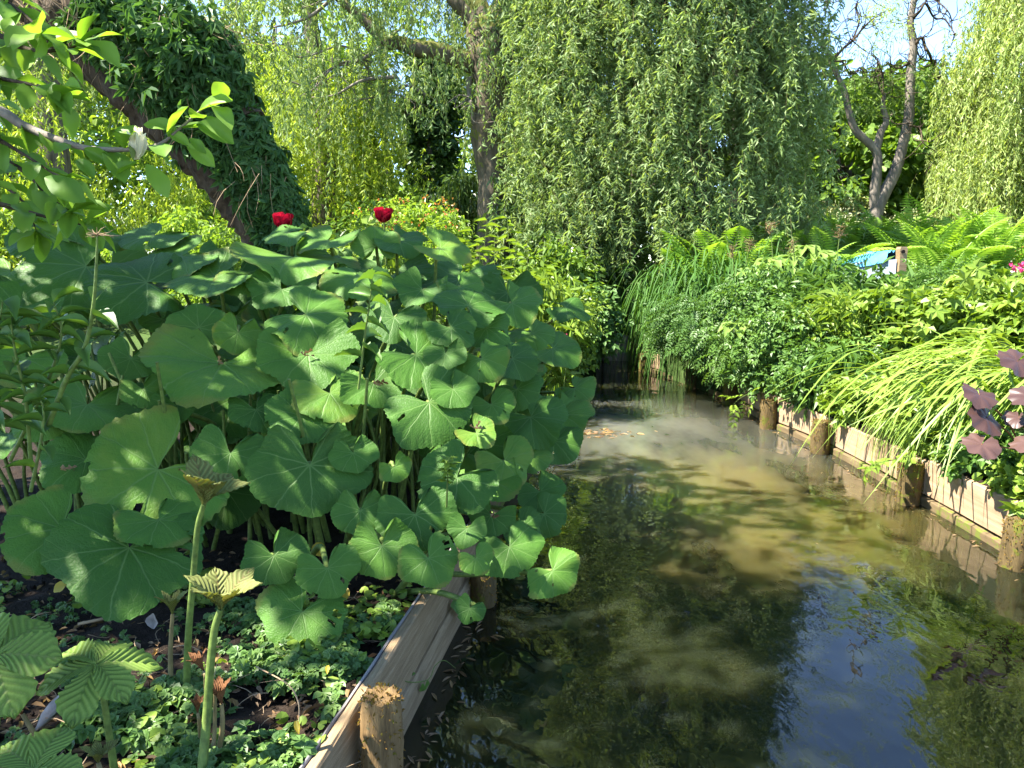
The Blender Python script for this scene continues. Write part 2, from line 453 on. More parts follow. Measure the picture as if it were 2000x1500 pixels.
# ================================================================== timber edging along both banks
M['plank_pale'] = wood_mat('plank_pale', [(.20, .13, .075), (.32, .22, .135), (.41, .30, .20)], (1.0, 16, 16))
M['plank_old'] = wood_mat('plank_old', [(.13, .085, .045), (.25, .175, .095), (.36, .275, .17)], (1.5, 26, 26), None, .8)
M['plank_wet'] = wood_mat('plank_wet', [(.07, .05, .03), (.14, .10, .05), (.20, .15, .08)], (1.2, 16, 16), (.10, .12, .02), .6, .75, .56)
M['plank_grey'] = wood_mat('plank_grey', [(.13, .115, .10), (.22, .20, .185), (.30, .28, .27)], (1.5, 26, 26), None, .5)
M['post_moss'] = wood_mat('post_moss', [(.035, .026, .011), (.095, .066, .026), (.15, .105, .04)], (20, 20, 5), (.085, .09, .012), 1.0, .95, .55)
M['post_old'] = wood_mat('post_old', [(.07, .042, .018), (.20, .125, .05), (.33, .22, .10)], (24, 24, 2.5), (.10, .085, .04), 1.0, .9, .62)
M['moss'] = leaf_mat('moss', [(.10, .055, .012), (.17, .10, .025), (.15, .15, .02)], .3, .9, .1)

def plank(parent, A, B, z0, z1, th, mat, bow=.004, name='plank', rounded=.006):
    """board from A to B (plan), its own local x along the grain"""
    A, B = np.array(A[:2]), np.array(B[:2]); L = np.linalg.norm(B - A); d = (B - A) / L
    nx = 25; zs = [(-th / 2 + rounded, z0), (-th / 2, z0 + rounded), (-th / 2, z1 - rounded), (-th / 2 + rounded, z1), (th / 2 - rounded, z1), (th / 2, z1 - rounded), (th / 2, z0 + rounded), (th / 2 - rounded, z0)]
    V = []; o1 = rng.random() * 9
    for q in range(nx):
        t = q / (nx - 1)
        for (yy, zz) in zs:
            V.append((t * L, yy + bow * math.sin(t * 5 + o1), zz + (rng.normal() * .0018 + .004 * math.sin(t * 7 + o1 * 2)) * (zz > (z0 + z1) / 2)))
    k = len(zs); F = [[q * k + e, (q + 1) * k + e, (q + 1) * k + (e + 1) % k, q * k + (e + 1) % k] for q in range(nx - 1) for e in range(k)]
    mb = MB(); mb.add(V, F)
    caps = MB()
    for q in (0, nx - 1):
        ring = np.array(V[q * k:(q + 1) * k]); mb.add(np.vstack([ring, ring.mean(0)]), [[e, (e + 1) % k, k] for e in range(k)])
    zl = V3(0, 0, 1); x = V3(d[0], d[1], 0); y = np.cross(zl, x)
    Mx = mat4(np.stack([x, y, zl], 1), (A[0], A[1], 0))
    return link(name, mb.mesh(name, mat, False), parent, Mx)
def post(parent, x, y, r, top, mat, moss=260, lean=(0, 0), bottom=-.5, name='post'):
    n = 26; sd = 22; V = []
    ph = rng.random(6) * 6.28
    for q in range(n):
        t = q / (n - 1); z = bottom + (top - bottom) * t
        rr = r * (1 - .10 * max(0, (t - .93) / .07) ** 2)
        for s in range(sd):
            a = s * 2 * math.pi / sd
            rad = rr * (1 + .06 * math.sin(3 * a + ph[0] + 3 * t) + .04 * math.sin(5 * a + ph[1]) + .035 * rng.normal())
            V.append((rad * math.cos(a) + lean[0] * (z - bottom), rad * math.sin(a) + lean[1] * (z - bottom), z + (.004 * rng.normal() if t > .98 else 0)))
    i, j = np.meshgrid(np.arange(n - 1), np.arange(sd), indexing='ij'); a = i * sd + j; b = i * sd + (j + 1) % sd
    mb = MB(); mb.add(V, np.stack([a, b, b + sd, a + sd], -1).reshape(-1, 4))
    ring = np.array(V[-sd:]); cen = ring.mean(0)
    inner = cen + (ring - cen) * .55 + rng.normal(size=ring.shape) * [.002, .002, .006]
    mb.add(np.vstack([ring, inner, cen + [0, 0, .004]]), np.array([[s, (s + 1) % sd, sd + (s + 1) % sd, sd + s] for s in range(sd)]))
    mb.add(np.vstack([inner, cen]), np.array([[s, (s + 1) % sd, sd] for s in range(sd)]))
    o = link(name, mb.mesh(name, mat, True), parent, Matrix.Translation((x, y, 0)))
    if moss:
        mm = MB(); aa = rng.random(moss) * 6.28; zz = top - (top + .02) * rng.random(moss) ** 1.3
        topm = rng.random(moss) < .25; rr = np.where(topm, r * np.sqrt(rng.random(moss)), r * 1.0); zz = np.where(topm, top, zz)
        P = np.stack([x + rr * np.cos(aa) + lean[0] * (zz - bottom), y + rr * np.sin(aa) + lean[1] * (zz - bottom), zz], 1)
        D = np.stack([np.cos(aa), np.sin(aa), np.where(topm, 1.5, -.3)], 1) + rng.normal(size=(moss, 3)) * .6
        s = .006 + .010 * rng.random(moss)
        scatter(mm, T4, P, frames(D, rng.normal(size=(moss, 3))), s * .5, s)
        tag(part('moss', mm, M['moss'], o), kind='stuff')
    return o

# --- left bank
lt = thing('timber_edging', 'weathered brown planks and thick round post edging the left bank in the foreground', 'edging', (-.45, 1.9, 0))
fl = lambda y: -.49 + (y - 1.67) * .173
plank(lt, (fl(1.05) + .017, 1.05), (fl(3.35) + .017, 3.35), .085, .272, .034, M['plank_old'])
plank(lt, (fl(1.05) - .004, 1.05), (fl(3.35) - .004, 3.35), .258, .276, .008, M['plank_grey'], name='top_edge', rounded=.002)
plank(lt, (fl(1.05) + .038, 1.05), (fl(3.2) + .040, 3.2), -.13, .100, .052, M['plank_old'], rounded=.016)
post(lt, -.362, 1.87, .053, .325, M['post_old'], 380, (.02, .0))
post(lt, fl(3.1) + .12, 3.12, .055, .15, M['post_moss'], 200)
for y0, y1 in ((3.4, 5.2), (5.2, 7.4), (7.4, 9.6)):
    plank(lt, (XL(y0) + .0, y0 + .02), (XL(y1) + .0, y1), -.15, .2, .035, M['plank_wet'])

# --- right bank
rt = thing('timber_edging', 'pale sunlit planks with mossy round posts edging the right bank', 'edging', (2.4, 5, 0))
pp = [(1985, 1110), (1775, 985), (1605, 885), (1500, 838), (1425, 790), (1350, 757), (1258, 726)]
PW = [gp(*q) for q in pp]
PW = [V3(2.48, 2.55, 0), ] + PW
prev = V3(2.50, 1.5, 0)
for q, P in enumerate(PW):
    A, B = np.array(prev), np.array(P)
    back = .105
    plank(rt, (A[0] + back, A[1] + .006), (B[0] + back, B[1] - .006), .060, .262 + .012 * rng.normal(), .036, M['plank_pale'])
    plank(rt, (A[0] + back - .014, A[1] + .004), (B[0] + back - .014, B[1] - .004), -.2, .048, .05, M['plank_wet'])
    post(rt, P[0] + .0, P[1] + .03, .068 if q else .075, .235 + .03 * rng.random(), M['post_moss'], 520, (rng.normal() * .03, rng.normal() * .03))
    prev = P
A, B = np.array(prev), gp(1215, 706)
plank(rt, (A[0] + .1, A[1]), (B[0] + .1, B[1]), .0, .30, .03, M['plank_wet'])
# old pole revetment closing the far end
rv = thing('pole_revetment', 'row of rustic upright poles with a rail where the stream bends out of sight', 'edging', (1.3, 11.7, 0))
for px, top in ((1148, 640), (1166, 632), (1185, 640), (1193, 636), (1207, 652), (1220, 655), (1150, 660)):
    b = at(px, 700, 11.3 + .2 * rng.random()); t_ = at(px + 2, top, b[1])
    mb = MB(); limb(mb, [(b[0], b[1], -.3), ((b[0] + t_[0]) / 2, b[1], t_[2] / 2), tuple(t_)], [.075, .07, .06], 9)
    part('pole', mb, M['bark_grey'], rv, True)
mb = MB(); limb(mb, [at(1125, 634, 11.2), at(1160, 632, 11.2), at(1215, 635, 11.25)], [.035, .035, .03], 7)
part('rail', mb, M['bark_brown'], rv, True)

# ================================================================== the big butterbur clump
def burr_mat():
    m, nt = new_mat('butterbur'); g = NT(nt)
    tc = g.n('TexCoord'); oi = g.n('ObjectInfo'); sx = g.n('SeparateXYZ'); g.l(tc.outputs['Object'], sx.inputs[0])
    x, y = sx.outputs[0], sx.outputs[1]
    r = g.math('SQRT', g.math('ADD', g.math('MULTIPLY', x, x), g.math('MULTIPLY', y, y)))
    nz = g.noise(tc.outputs['Object'], 3.5, 3)
    th = g.math('ADD', g.math('ARCTAN2', x, y), g.math('MULTIPLY', g.math('SUBTRACT', nz, .5), .22))
    k = g.math('DIVIDE', th, .66)
    dd = g.math('ABSOLUTE', g.math('SUBTRACT', k, g.math('ROUND', k)))
    d = g.math('MULTIPLY', g.math('MULTIPLY', dd, .66), r)
    sm = lambda v, e0, e1: g.math('SUBTRACT', 1.0, g.math('SMOOTHSTEP', v, e0, e1)) if False else None
    def mask(v, w):
        return g.math('MAXIMUM', g.math('SUBTRACT', 1.0, g.math('DIVIDE', v, w)), 0.0)
    wv = g.math('SUBTRACT', .024, g.math('MULTIPLY', r, .010))
    v1 = mask(d, wv)
    q = g.math('SUBTRACT', g.math('MULTIPLY', r, 3.6), g.math('MULTIPLY', dd, 3.4))
    q = g.math('ABSOLUTE', g.math('SUBTRACT', g.math('FRACT', g.math('ADD', q, g.math('MULTIPLY', nz, .5))), .5))
    v2 = g.math('MULTIPLY', mask(q, .05), g.math('MULTIPLY', g.math('MINIMUM', g.math('MAXIMUM', g.math('MULTIPLY', g.math('SUBTRACT', r, .22), 4.0), 0.0), 1.0), .7))
    vo = g.n('TexVoronoi'); vo.feature = 'DISTANCE_TO_EDGE'; vo.inputs['Scale'].default_value = 17; g.l(tc.outputs['Object'], vo.inputs['Vector'])
    v3 = g.math('MULTIPLY', mask(vo.outputs[0], .10), .22)
    vein = g.math('MAXIMUM', v1, g.math('MAXIMUM', v2, v3))
    big = g.noise(tc.outputs['Object'], 1.8, 4)
    fac = g.math('ADD', g.math('MULTIPLY', oi.outputs['Random'], .6), g.math('MULTIPLY', big, .45))
    c = g.ramp(fac, [(.10, (.029, .080, .010)), (.45, (.048, .122, .015)), (.75, (.074, .165, .020)), (1.0, (.16, .23, .028))])
    c = g.mixc(g.math('MULTIPLY', g.math('MAXIMUM', v1, g.math('MULTIPLY', v2, .5)), .6), c, (.13, .21, .06))
    sp = g.noise(tc.outputs['Object'], 26, 3, .6)
    c = g.mixc(g.math('MULTIPLY', g.math('GREATER_THAN', sp, .76), .5), c, (.14, .10, .03))
    rim = g.math('MULTIPLY', g.math('MAXIMUM', g.math('SUBTRACT', g.math('ADD', r, g.math('MULTIPLY', big, .5)), 1.16), 0.0), 5.0)
    c = g.mixc(g.math('MINIMUM', g.math('MULTIPLY', rim, g.math('GREATER_THAN', oi.outputs['Random'], .55)), .6), c, (.15, .15, .03))
    hb = g.math('SUBTRACT', g.math('MULTIPLY', g.math('ADD', big, g.math('MULTIPLY', vo.outputs[0], .22)), 1.0), g.math('MULTIPLY', vein, .38))
    p = g.pbr(c, .50, .19, g.bump(hb, .30, .02))
    tr = g.n('BsdfTranslucent'); g.l(g.mixc(1.0, c, (1.5, 1.35, .5), 'MULTIPLY'), tr.inputs[0])
    mx = g.n('MixShader'); mx.inputs[0].default_value = .22
    g.l(p.outputs[0], mx.inputs[1]); g.l(tr.outputs[0], mx.inputs[2]); g.out(mx.outputs[0])
    return m
M['butterbur'] = burr_mat()
def burr_mesh(sd, cup, wav, sig, holes):
    r_ = np.random.default_rng(sd)
    na, nk = 112, 9
    th = np.linspace(-math.pi + sig, math.pi - sig, na)
    at_ = np.abs(th)
    out = np.interp(at_, [0, .4, .8, 1.3, 1.9, 2.4, 2.75, math.pi - sig], [1.0, .97, .95, .97, .98, .93, .80, .46])
    out = out * (1 + .055 * np.sin(th * 3 + r_.random() * 6) + .045 * np.cos(th / .66 * 2 * math.pi / 2) + .03 * np.sin(th * 7 + r_.random() * 6))
    tooth = (np.arange(na) % 3 - 1) * .012 + r_.normal(size=na) * .006
    out = out + tooth * (at_ < math.pi - sig - .05)
    ph = r_.random(5) * 6.28
    V = [(0, 0, 0)]
    for k in range(1, nk + 1):
        t = (k / nk) ** .85
        rr = out * t
        the = th * (1 + .085 * math.sin(math.pi * t))
        x, y = rr * np.sin(the), rr * np.cos(the)
        z = .20 * t ** 1.5 - .32 * t * t * (1.0 - cup) \
            + 1.25 * wav * t * t * (np.sin(th * 3 + ph[0]) + .7 * np.sin(th * 5 + ph[1])) \
            + (cup + .14) * .55 * t * t * np.clip((at_ - 1.2) / 1.6, 0, 1) \
            - .22 * t * t * np.exp(-(at_ / .8) ** 2) - .024 * t * np.clip(t * 3 - .6, 0, 1) * np.exp(-((th / .66 - np.round(th / .66)) * .66 / (.10 - .04 * t)) ** 2) - .007 * t * np.exp(-((np.abs(th / .66 - np.round(th / .66)) - .27) / .07) ** 2) * np.clip(t * 2 - .7, 0, 1) \
            + .008 * t ** 3 * r_.normal(size=na) + .03 * np.sin(x * 5 + ph[2]) * np.sin(y * 4.3 + ph[3]) * t
        V += list(zip(x, y, z))
    V = np.array(V)
    F = [[0, 1 + a + 1, 1 + a] for a in range(na - 1)]
    hole = set()
    for _ in range(holes):
        k0, a0 = r_.integers(4, nk - 1), r_.integers(4, na - 5)
        for dk in range(r_.integers(1, 3)):
            for da in range(r_.integers(2, 4)): hole.add((k0 + dk, a0 + da))
    bite = r_.integers(8, na - 8) if holes else -9
    for k in range(nk - 1):
        for a in range(na - 1):
            if (k + 1, a) in hole or (k == nk - 2 and abs(a - bite) < 3): continue
            F.append([1 + k * na + a, 1 + k * na + a + 1, 1 + (k + 1) * na + a + 1, 1 + (k + 1) * na + a])
    mb = MB(); t3 = np.array([f[::-1] for f in F if len(f) == 3]); q4 = np.array([f[::-1] for f in F if len(f) == 4])
    mb.add(V, q4, r_.random()); mb.f.append(t3)
    return mb.mesh('butterbur_leaf', M['butterbur'], True)
BURR = [burr_mesh(11, .25, .035, .62, 1), burr_mesh(12, .55, .05, .75, 0), burr_mesh(13, .1, .07, .55, 1), burr_mesh(14, .4, .03, .52, 0),
        burr_mesh(15, .75, .06, .8, 0), burr_mesh(16, .0, .09, .62, 2), burr_mesh(17, .3, .11, .66, 0), burr_mesh(18, .15, .05, .5, 4)]
burr = thing('butterbur_clump', 'huge clump of heart shaped butterbur leaves leaning over the left water edge', 'butterbur plant', (-.8, 3.3, .25))
LEAFCOUNT = 0
def burr_leaf(P, T, nrm, L, var, root=None, stalk_r=.009):
    """leaf with its stalk: P stalk end of the blade, T direction of its tip"""
    global LEAFCOUNT
    nrm = unit(nrm); T = unit(T - nrm * np.dot(T, nrm)); x = np.cross(T, nrm)
    sx_ = 1.14 + .08 * rng.normal()
    A = np.stack([x * sx_, T, nrm], 1)
    o = link('leaf', BURR[var % len(BURR)], burr, mat4(A, P, L * .90))
    if root is None:
        gx = P[0] * .80 - .12 - .25 * rng.random(); gy = P[1] + .25 + .45 * rng.random()
        gx = min(gx, float(XL(gy)) - .12)
        root = V3(gx, gy, float(GZ(gx, gy)))
    mid = root * .55 + P * .45 + V3(0, 0, .18 * (P[2] - root[2]) + .03) + rng.normal(size=3) * .03
    end = P - nrm * .05 - T * .02
    mb = MB(); Q = spline([root, mid, end, P - nrm * .006], 5); tube(mb, Q, lin([1.5 * stalk_r, 1.1 * stalk_r, .75 * stalk_r], len(Q)), 6)
    part('stalk', mb, M['stem'], o, True)
    LEAFCOUNT += 1
    return o
def depth_of(px, py):
    return 2.36 + max(0, 1120 - py) / 1000 * 1.9 + max(0, 620 - py) / 170 * .55 + max(0, px - 930) / 100 * .72 * np.clip((1150 - py) / 250, .15, 1)
SPEC = [
 (308,917,165,1000,128,40,0),(434,709,400,760,128,26,1),(602,692,608,747,92,40,1),(605,908,610,995,104,52,3),(598,615,690,640,85,32,2),
 (813,692,890,720,86,42,0),(730,747,765,790,62,38,4),(838,786,915,850,92,42,2),(252,1070,215,1165,124,28,7),(121,1033,20,1105,92,26,0),
 (535,1085,560,1140,57,50,3),(746,1066,752,1137,67,55,3),(811,1005,830,1078,70,52,0),(837,1090,870,1165,60,55,7),(960,1006,945,1033,50,45,1),
 (995,1068,1030,1127,62,45,2),(1079,1115,1115,1148,50,50,5),(918,1188,905,1217,30,58,0),(893,933,840,985,88,38,0),(1037,814,1095,855,78,30,6),
 (1097,810,1175,848,64,28,6),(1083,862,1140,915,52,42,5),(1040,890,1060,925,42,42,2),(574,502,655,525,108,17,6),(287,551,190,520,112,38,2),
 (168,520,60,550,108,32,0),(420,540,335,545,88,18,1),(825,565,800,590,58,34,4),(915,597,940,540,70,45,2),(1000,592,1055,618,62,30,6),
 (880,640,935,678,58,42,0),(644,768,680,815,70,42,0),(170,790,150,815,82,22,3),(168,898,60,955,80,26,7),(255,700,240,735,46,45,3),
 (280,760,290,778,42,42,0),(345,790,350,815,46,32,4),(930,845,960,862,44,28,1),(388,640,384,600,50,72,3),(465,650,455,690,44,66,3),
 (770,912,790,945,34,62,4),(1063,1003,1112,1036,50,46,2),(985,900,1030,960,58,46,0),(735,480,730,428,46,76,6),(450,885,440,935,70,42,0),
 (860,485,925,497,62,24,1),(700,545,690,568,66,30,2),(550,565,520,588,62,30,1),(940,700,975,742,54,42,5),(1000,700,1060,722,58,30,6),
 (1080,680,1150,690,62,24,6),(1105,600,1150,607,52,20,5),(1122,758,1155,776,40,32,5),(590,1195,560,1240,78,34,7),(640,1110,650,1140,56,45,0),
 (310,1015,340,1040,70,18,0),(885,760,920,800,50,40,3),(40,600,0,620,66,28,1),(110,470,40,490,72,20,2),(704,997,705,1042,52,48,3),
 (912,1032,905,1062,40,48,1),(590,812,570,835,72,34,0),(770,620,760,655,60,40,0),(500,800,520,830,52,35,0),(690,885,700,920,45,40,3),
 (50,700,20,730,60,35,0),(90,820,40,850,55,35,2),(355,500,300,512,75,20,0),(490,545,470,570,60,24,2),(640,470,600,480,66,20,1),
 (780,470,820,480,55,22,6),(300,460,250,470,60,20,0),(560,455,520,460,50,20,2),(180,465,240,470,55,20,1),(960,790,990,830,48,42,0),
 (1010,760,1050,800,48,40,2),(870,690,860,730,45,45,3),(1050,850,1080,890,42,42,0),(930,1090,950,1120,34,50,0),(900,560,930,580,50,30,0),
 (1040,650,1080,668,50,28,2),(950,640,990,665,52,34,0),(1055,960,1085,1000,48,45,3),(1020,1030,1060,1060,42,46,0)]
for cx, cy, tx, ty, hw, tilt, var in SPEC:
    Y = depth_of(cx, cy); P = at(cx, cy, Y)
    toc = unit(V3(-P[0], -P[1], 0)); tl = R(tilt)
    nrm = unit(V3(0, 0, math.cos(tl)) + toc * math.sin(tl) + rng.normal(size=3) * .07)
    d = ray(tx, ty); o_ = V3(0, 0, EYE)
    t = np.dot(P - o_, nrm) / np.dot(d, nrm)
    T = o_ + d * t - P
    burr_leaf(P, T, nrm, hw / FOC * np.linalg.norm(P - o_) * 1.03, var)
# the deeper leaves of the same clump
nfill = 0
while nfill < 75:
    px, py = rng.uniform(-120, 1080), rng.uniform(455, 1050)
    lim = np.interp(py, [450, 560, 700, 850, 1000, 1120], [830, 1010, 1060, 1050, 1010, 830])
    if px > lim: continue
    Y = depth_of(px, py) + rng.uniform(.35, 1.15); P = at(px, py, Y)
    if P[2] < .5 or P[2] > 1.52 or (P[2] < .85 and px < 640 and rng.random() < .8): continue
    out = unit(V3(rng.normal() * .8, -1, 0)); tl = R(rng.uniform(8, 50))
    nrm = V3(0, 0, math.cos(tl)) + out * math.sin(tl) + rng.normal(size=3) * .12
    burr_leaf(P, out + V3(0, 0, -.4), nrm, rng.uniform(.13, .25), int(rng.integers(8)))
    nfill += 1
# bare stalks crowded at the foot of the clump
mb = MB()
for _ in range(150):
    px = rng.uniform(0, 820); b = gp(px, rng.uniform(985, 1120), .24) + V3(0, rng.uniform(.1, .8), 0)
    if b[0] > XL(b[1]) - .1: continue
    t_ = b + V3(rng.normal() * .12, -.1 + rng.normal() * .12, rng.uniform(.4, .85))
    Q = spline([b, (b + t_) / 2 + rng.normal(size=3) * .03, t_], 4); tube(mb, Q, lin([.011, .006], len(Q)), 5)
tag(part('bare_stalks', mb, M['stem'], burr, True), kind='stuff')

# ================================================================== TREES
def strand_leaves(mbl, mbt, O, Ln, per_m, ll, lw, spread=.55, sway=.25, tw=.0016):
    """hanging willow shoots: O tops (S,3), Ln lengths"""
    S_ = len(O); n = np.maximum((Ln * per_m).astype(int), 3)
    idx = np.repeat(np.arange(S_), n); t = rng.random(len(idx)) ** .9
    sw = rng.normal(size=(S_, 2)) * sway
    bend = rng.normal(size=(S_, 2)) * .05
    def pos(i, t):
        return np.stack([O[i, 0] + sw[i, 0] * Ln[i] * t * (1 - .5 * t) + bend[i, 0] * np.sin(t * 7 + i), O[i, 1] + sw[i, 1] * Ln[i] * t * (1 - .5 * t) + bend[i, 1] * np.sin(t * 6 + i * 2), O[i, 2] - Ln[i] * t], 1)
    P = pos(idx, t)
    D = np.stack([rng.normal(size=len(idx)) * spread, rng.normal(size=len(idx)) * spread, -np.ones(len(idx)) + .35 * rng.normal(size=len(idx))], 1)
    tone = rng.random(S_)[idx] * .6 + rng.random(len(idx)) * .4
    l = ll * rng.uniform(.65, 1.25, len(idx))
    scatter(mbl, T4, P, frames(D, rng.normal(size=(len(idx), 3))), l * lw, l, l, tone)
    if mbt is not None:
        k = 4; tt = np.linspace(0, 1, k)
        for a in range(k - 1):
            i_ = np.arange(0, S_, 1)[rng.random(S_) < .75]
            thin(mbt, pos(i_, np.full(len(i_), tt[a])), pos(i_, np.full(len(i_), tt[a + 1])), tw * (1.3 - .25 * a), 2)
def clumped(C, rad, per, ln, zmin, droop=None):
    """shoots in bunches: C (K,3) centres -> tops and lengths"""
    K = len(C); i = np.repeat(np.arange(K), per); n = len(i)
    O = C[i] + rng.normal(size=(n, 3)) * np.array(rad)
    base = rng.uniform(ln[0], ln[1], K)[i]
    L = base * rng.uniform(.55, 1.1, n)
    L = np.minimum(L, O[:, 2] - zmin)
    ok = L > .25
    return O[ok], L[ok]
def crown(mb, C, rad, per, tpl, size, asp, droop=.3, flat=.5, w0=None):
    """leaf clumps at centres C"""
    K = len(C); i = np.repeat(np.arange(K), per); n = len(i)
    q = rng.normal(size=(n, 3)); q = unit(q) * (rng.random(n) ** .45)[:, None]
    r = np.broadcast_to(rad, (K,))[i]
    P = C[i] + q * r[:, None] * np.array([1, 1, flat])
    D = q * [1, 1, .4] + rng.normal(size=(n, 3)) * .45 + [0, 0, -droop]
    up = V3(0, 0, 1) + rng.normal(size=(n, 3)) * .45
    l = size * rng.uniform(.6, 1.25, n)
    scatter(mb, tpl, P, frames(D, up), l * asp, l, l, rng.random(K)[i] * .5 + rng.random(n) * .5)
def ell(c, r, K, shell=.55, low=-.9):
    q = unit(rng.normal(size=(K * 3, 3))); q = q[q[:, 2] > low][:K]
    return np.array(c) + q * (shell + (1 - shell) * rng.random((len(q), 1))) * np.array(r)
def branches(mb, trunkpts, C, r0, every=3):
    T_ = np.asarray(trunkpts)
    for c in C[::every]:
        d = T_[np.argmin(np.linalg.norm(T_ - c, axis=1) + .6 * np.maximum(T_[:, 2] - c[2] + .3, 0) * 3)]
        mid = (d + c) / 2 + rng.normal(size=3) * .12 * np.linalg.norm(c - d) + [0, 0, .12 * np.linalg.norm(c - d)]
        limb(mb, [d, mid, c], [r0, r0 * .6, r0 * .2], 5, 4)

# --- willow with the forked trunk, middle of the picture
Yc = 13.5
wc = thing('willow_tree', 'tall willow with a thick forked trunk and one mossy limb reaching left', 'tree', (-.35, 13.5, .5))
mb = MB()
tp = [at(945 + a, b, Yc) for a, b in ((20, 560), (20, 430), (18, 340), (10, 250), (20, 160), (15, 90), (8, 50))]
limb(mb, tp, [.36, .30, .26, .31, .37, .41, .36], 16, 6, .05)
limb(mb, [at(953, 60, Yc), at(925, 20, Yc), at(890, -20, Yc), at(840, -120, Yc), at(800, -300, Yc)], [.30, .24, .22, .17, .08], 12, 6)
limb(mb, [at(953, 60, Yc), at(985, 20, Yc), at(1010, -30, Yc), at(1030, -140, Yc), at(1080, -330, Yc)], [.30, .22, .20, .16, .08], 12, 6)
limb(mb, [at(945, 190, Yc), at(985, 175, Yc - .1), at(1003, 158, Yc - .15)], [.18, .14, .12], 10, 4)
part('trunk', mb, M['bark_moss'], wc, True)
mb = MB()
limb(mb, [at(935, 130, Yc), at(905, 118, Yc - .1), at(860, 101, Yc - .2), at(815, 95, Yc - .3), at(780, 84, Yc - .3), at(750, 80, Yc - .3), at(718, 45, Yc - .3), at(660, -5, Yc - .3), at(600, -60, Yc)], [.17, .16, .14, .13, .11, .10, .09, .07, .04], 10, 5)
part('limb', mb, M['bark_moss'], wc, True)
mb = MB()
for P_, r_ in (([(745, 92), (705, 116), (650, 133), (600, 165), (570, 160)], .035), ([(705, 116), (655, 128), (615, 172), (580, 190)], .02), ([(775, 150), (735, 153), (700, 160), (655, 185), (610, 190)], .035),
               ([(795, 167), (760, 178), (715, 193), (660, 190)], .025), ([(700, 100), (660, 90), (600, 110), (560, 105), (520, 60)], .02), ([(640, 5), (600, 35), (540, 52), (520, 50)], .03), ([(1010, 30), (1035, 15), (1075, 10), (1130, 35)], .06),
               ([(1020, 40), (1055, 60), (1090, 90)], .03), ([(1240, 0), (1270, 20), (1300, 50), (1360, 70)], .05), ([(915, 150), (918, 190), (922, 205), (935, 230)], .06)):
    limb(mb, [at(a, b, Yc - .4 + .3 * rng.normal()) for a, b in P_], [r_, r_ * .3], 6, 5)
    for _ in range(5):
        q = P_[rng.integers(len(P_) - 1)]; b0 = at(q[0], q[1], Yc - .4)
        limb(mb, [b0, b0 + V3(rng.normal() * .25, 0, -.15 + rng.normal() * .15), b0 + V3(rng.normal() * .5, rng.normal() * .2, -.25 + rng.normal() * .3)], [.012, .004], 4, 4)
part('branch', mb, M['bark_grey'], wc, True)
mbl, mbt = MB(), MB()
def cloud(K, x, y, z): return np.stack([rng.uniform(*x, K), rng.uniform(*y, K), rng.uniform(*z, K)], 1)
# tall hanging crown, open to the left, thicker to the right; it goes on above the frame
for K, x, y, z, per, ln in ((46, (-4.2, -.6), (12, 15.5), (4.2, 6.6), 12, (.5, 1.7)), (52, (-.8, 2.8), (12, 15.5), (3.6, 6.6), 14, (.7, 2.0)), (70, (-4.2, 1.6), (11.8, 16), (6.4, 9.6), 14, (1.0, 2.4)),
                            (9, (-.75, .35), (12.6, 13.1), (4.2, 6.2), 12, (.6, 1.6)), (26, (.3, 1.8), (12.5, 15), (2.6, 4.2), 14, (.7, 1.5))):
    C = cloud(K, x, y, z)
    if K > 20: C = C[~((np.abs(C[:, 0] + .35 + .1 * (C[:, 2] - 3)) < .55) & (C[:, 1] < 13.6) & (C[:, 2] < 8.5))]
    O, L = clumped(C, (.16, .16, .12), per, ln, 1.35)
    strand_leaves(mbl, mbt, O, L, 30, .105, .17)
tag(part('hanging_foliage', mbl, M['willow_fresh'], wc), kind='stuff'); part('shoots', mbt, M['twig'], wc)

# --- the dense dome of hanging willow, centre right
wd = thing('willow_tree', 'dense weeping willow hanging like a curtain to the ground beside the stream', 'tree', (3.0, 12.3, .5))
mb = MB(); limb(mb, [(3.0, 12.3, .3), (2.9, 12.3, 2), (2.7, 12.2, 4.2), (2.4, 12.1, 7)], [.30, .25, .2, .1], 12)
for a in range(9):
    f = a * .7; limb(mb, [(2.7, 12.2, 3.4 + .3 * a), (2.6 + .9 * math.cos(f), 12.1 + .7 * math.sin(f), 4.6 + .3 * a), (2.45 + 1.8 * math.cos(f), 12.1 + 1.2 * math.sin(f), 4.4 + .3 * a)], [.10, .07, .03], 6)
part('trunk', mb, M['bark_brown'], wd, True)
mbl, mbt = MB(), MB()
K = 500; C = []
while len(C) < K:
    f = rng.uniform(-math.pi, math.pi); zt = rng.uniform(1.9, 8.4)
    s = math.sqrt(max(0, 1 - ((zt - 2.8) / 6.2) ** 2)) if zt > 2.8 else 1.0
    rr = s * rng.uniform(.70, 1.03)
    p_ = V3(2.38 + 2.15 * rr * math.cos(f), 12.1 + 1.45 * rr * math.sin(f), zt)
    if math.sin(f) > .55 and rng.random() < .5: continue
    if zt < 3.0 and rng.random() < .3: continue
    C.append(p_)
O, L = clumped(np.array(C), (.27, .27, .25), 15, (.35, 1.15), 1.15)
strand_leaves(mbl, mbt, O, L, 46, .105, .155, 1.2, .5)
tag(part('hanging_foliage', mbl, M['willow_fresh'], wd), kind='stuff'); part('shoots', mbt, M['twig'], wd)

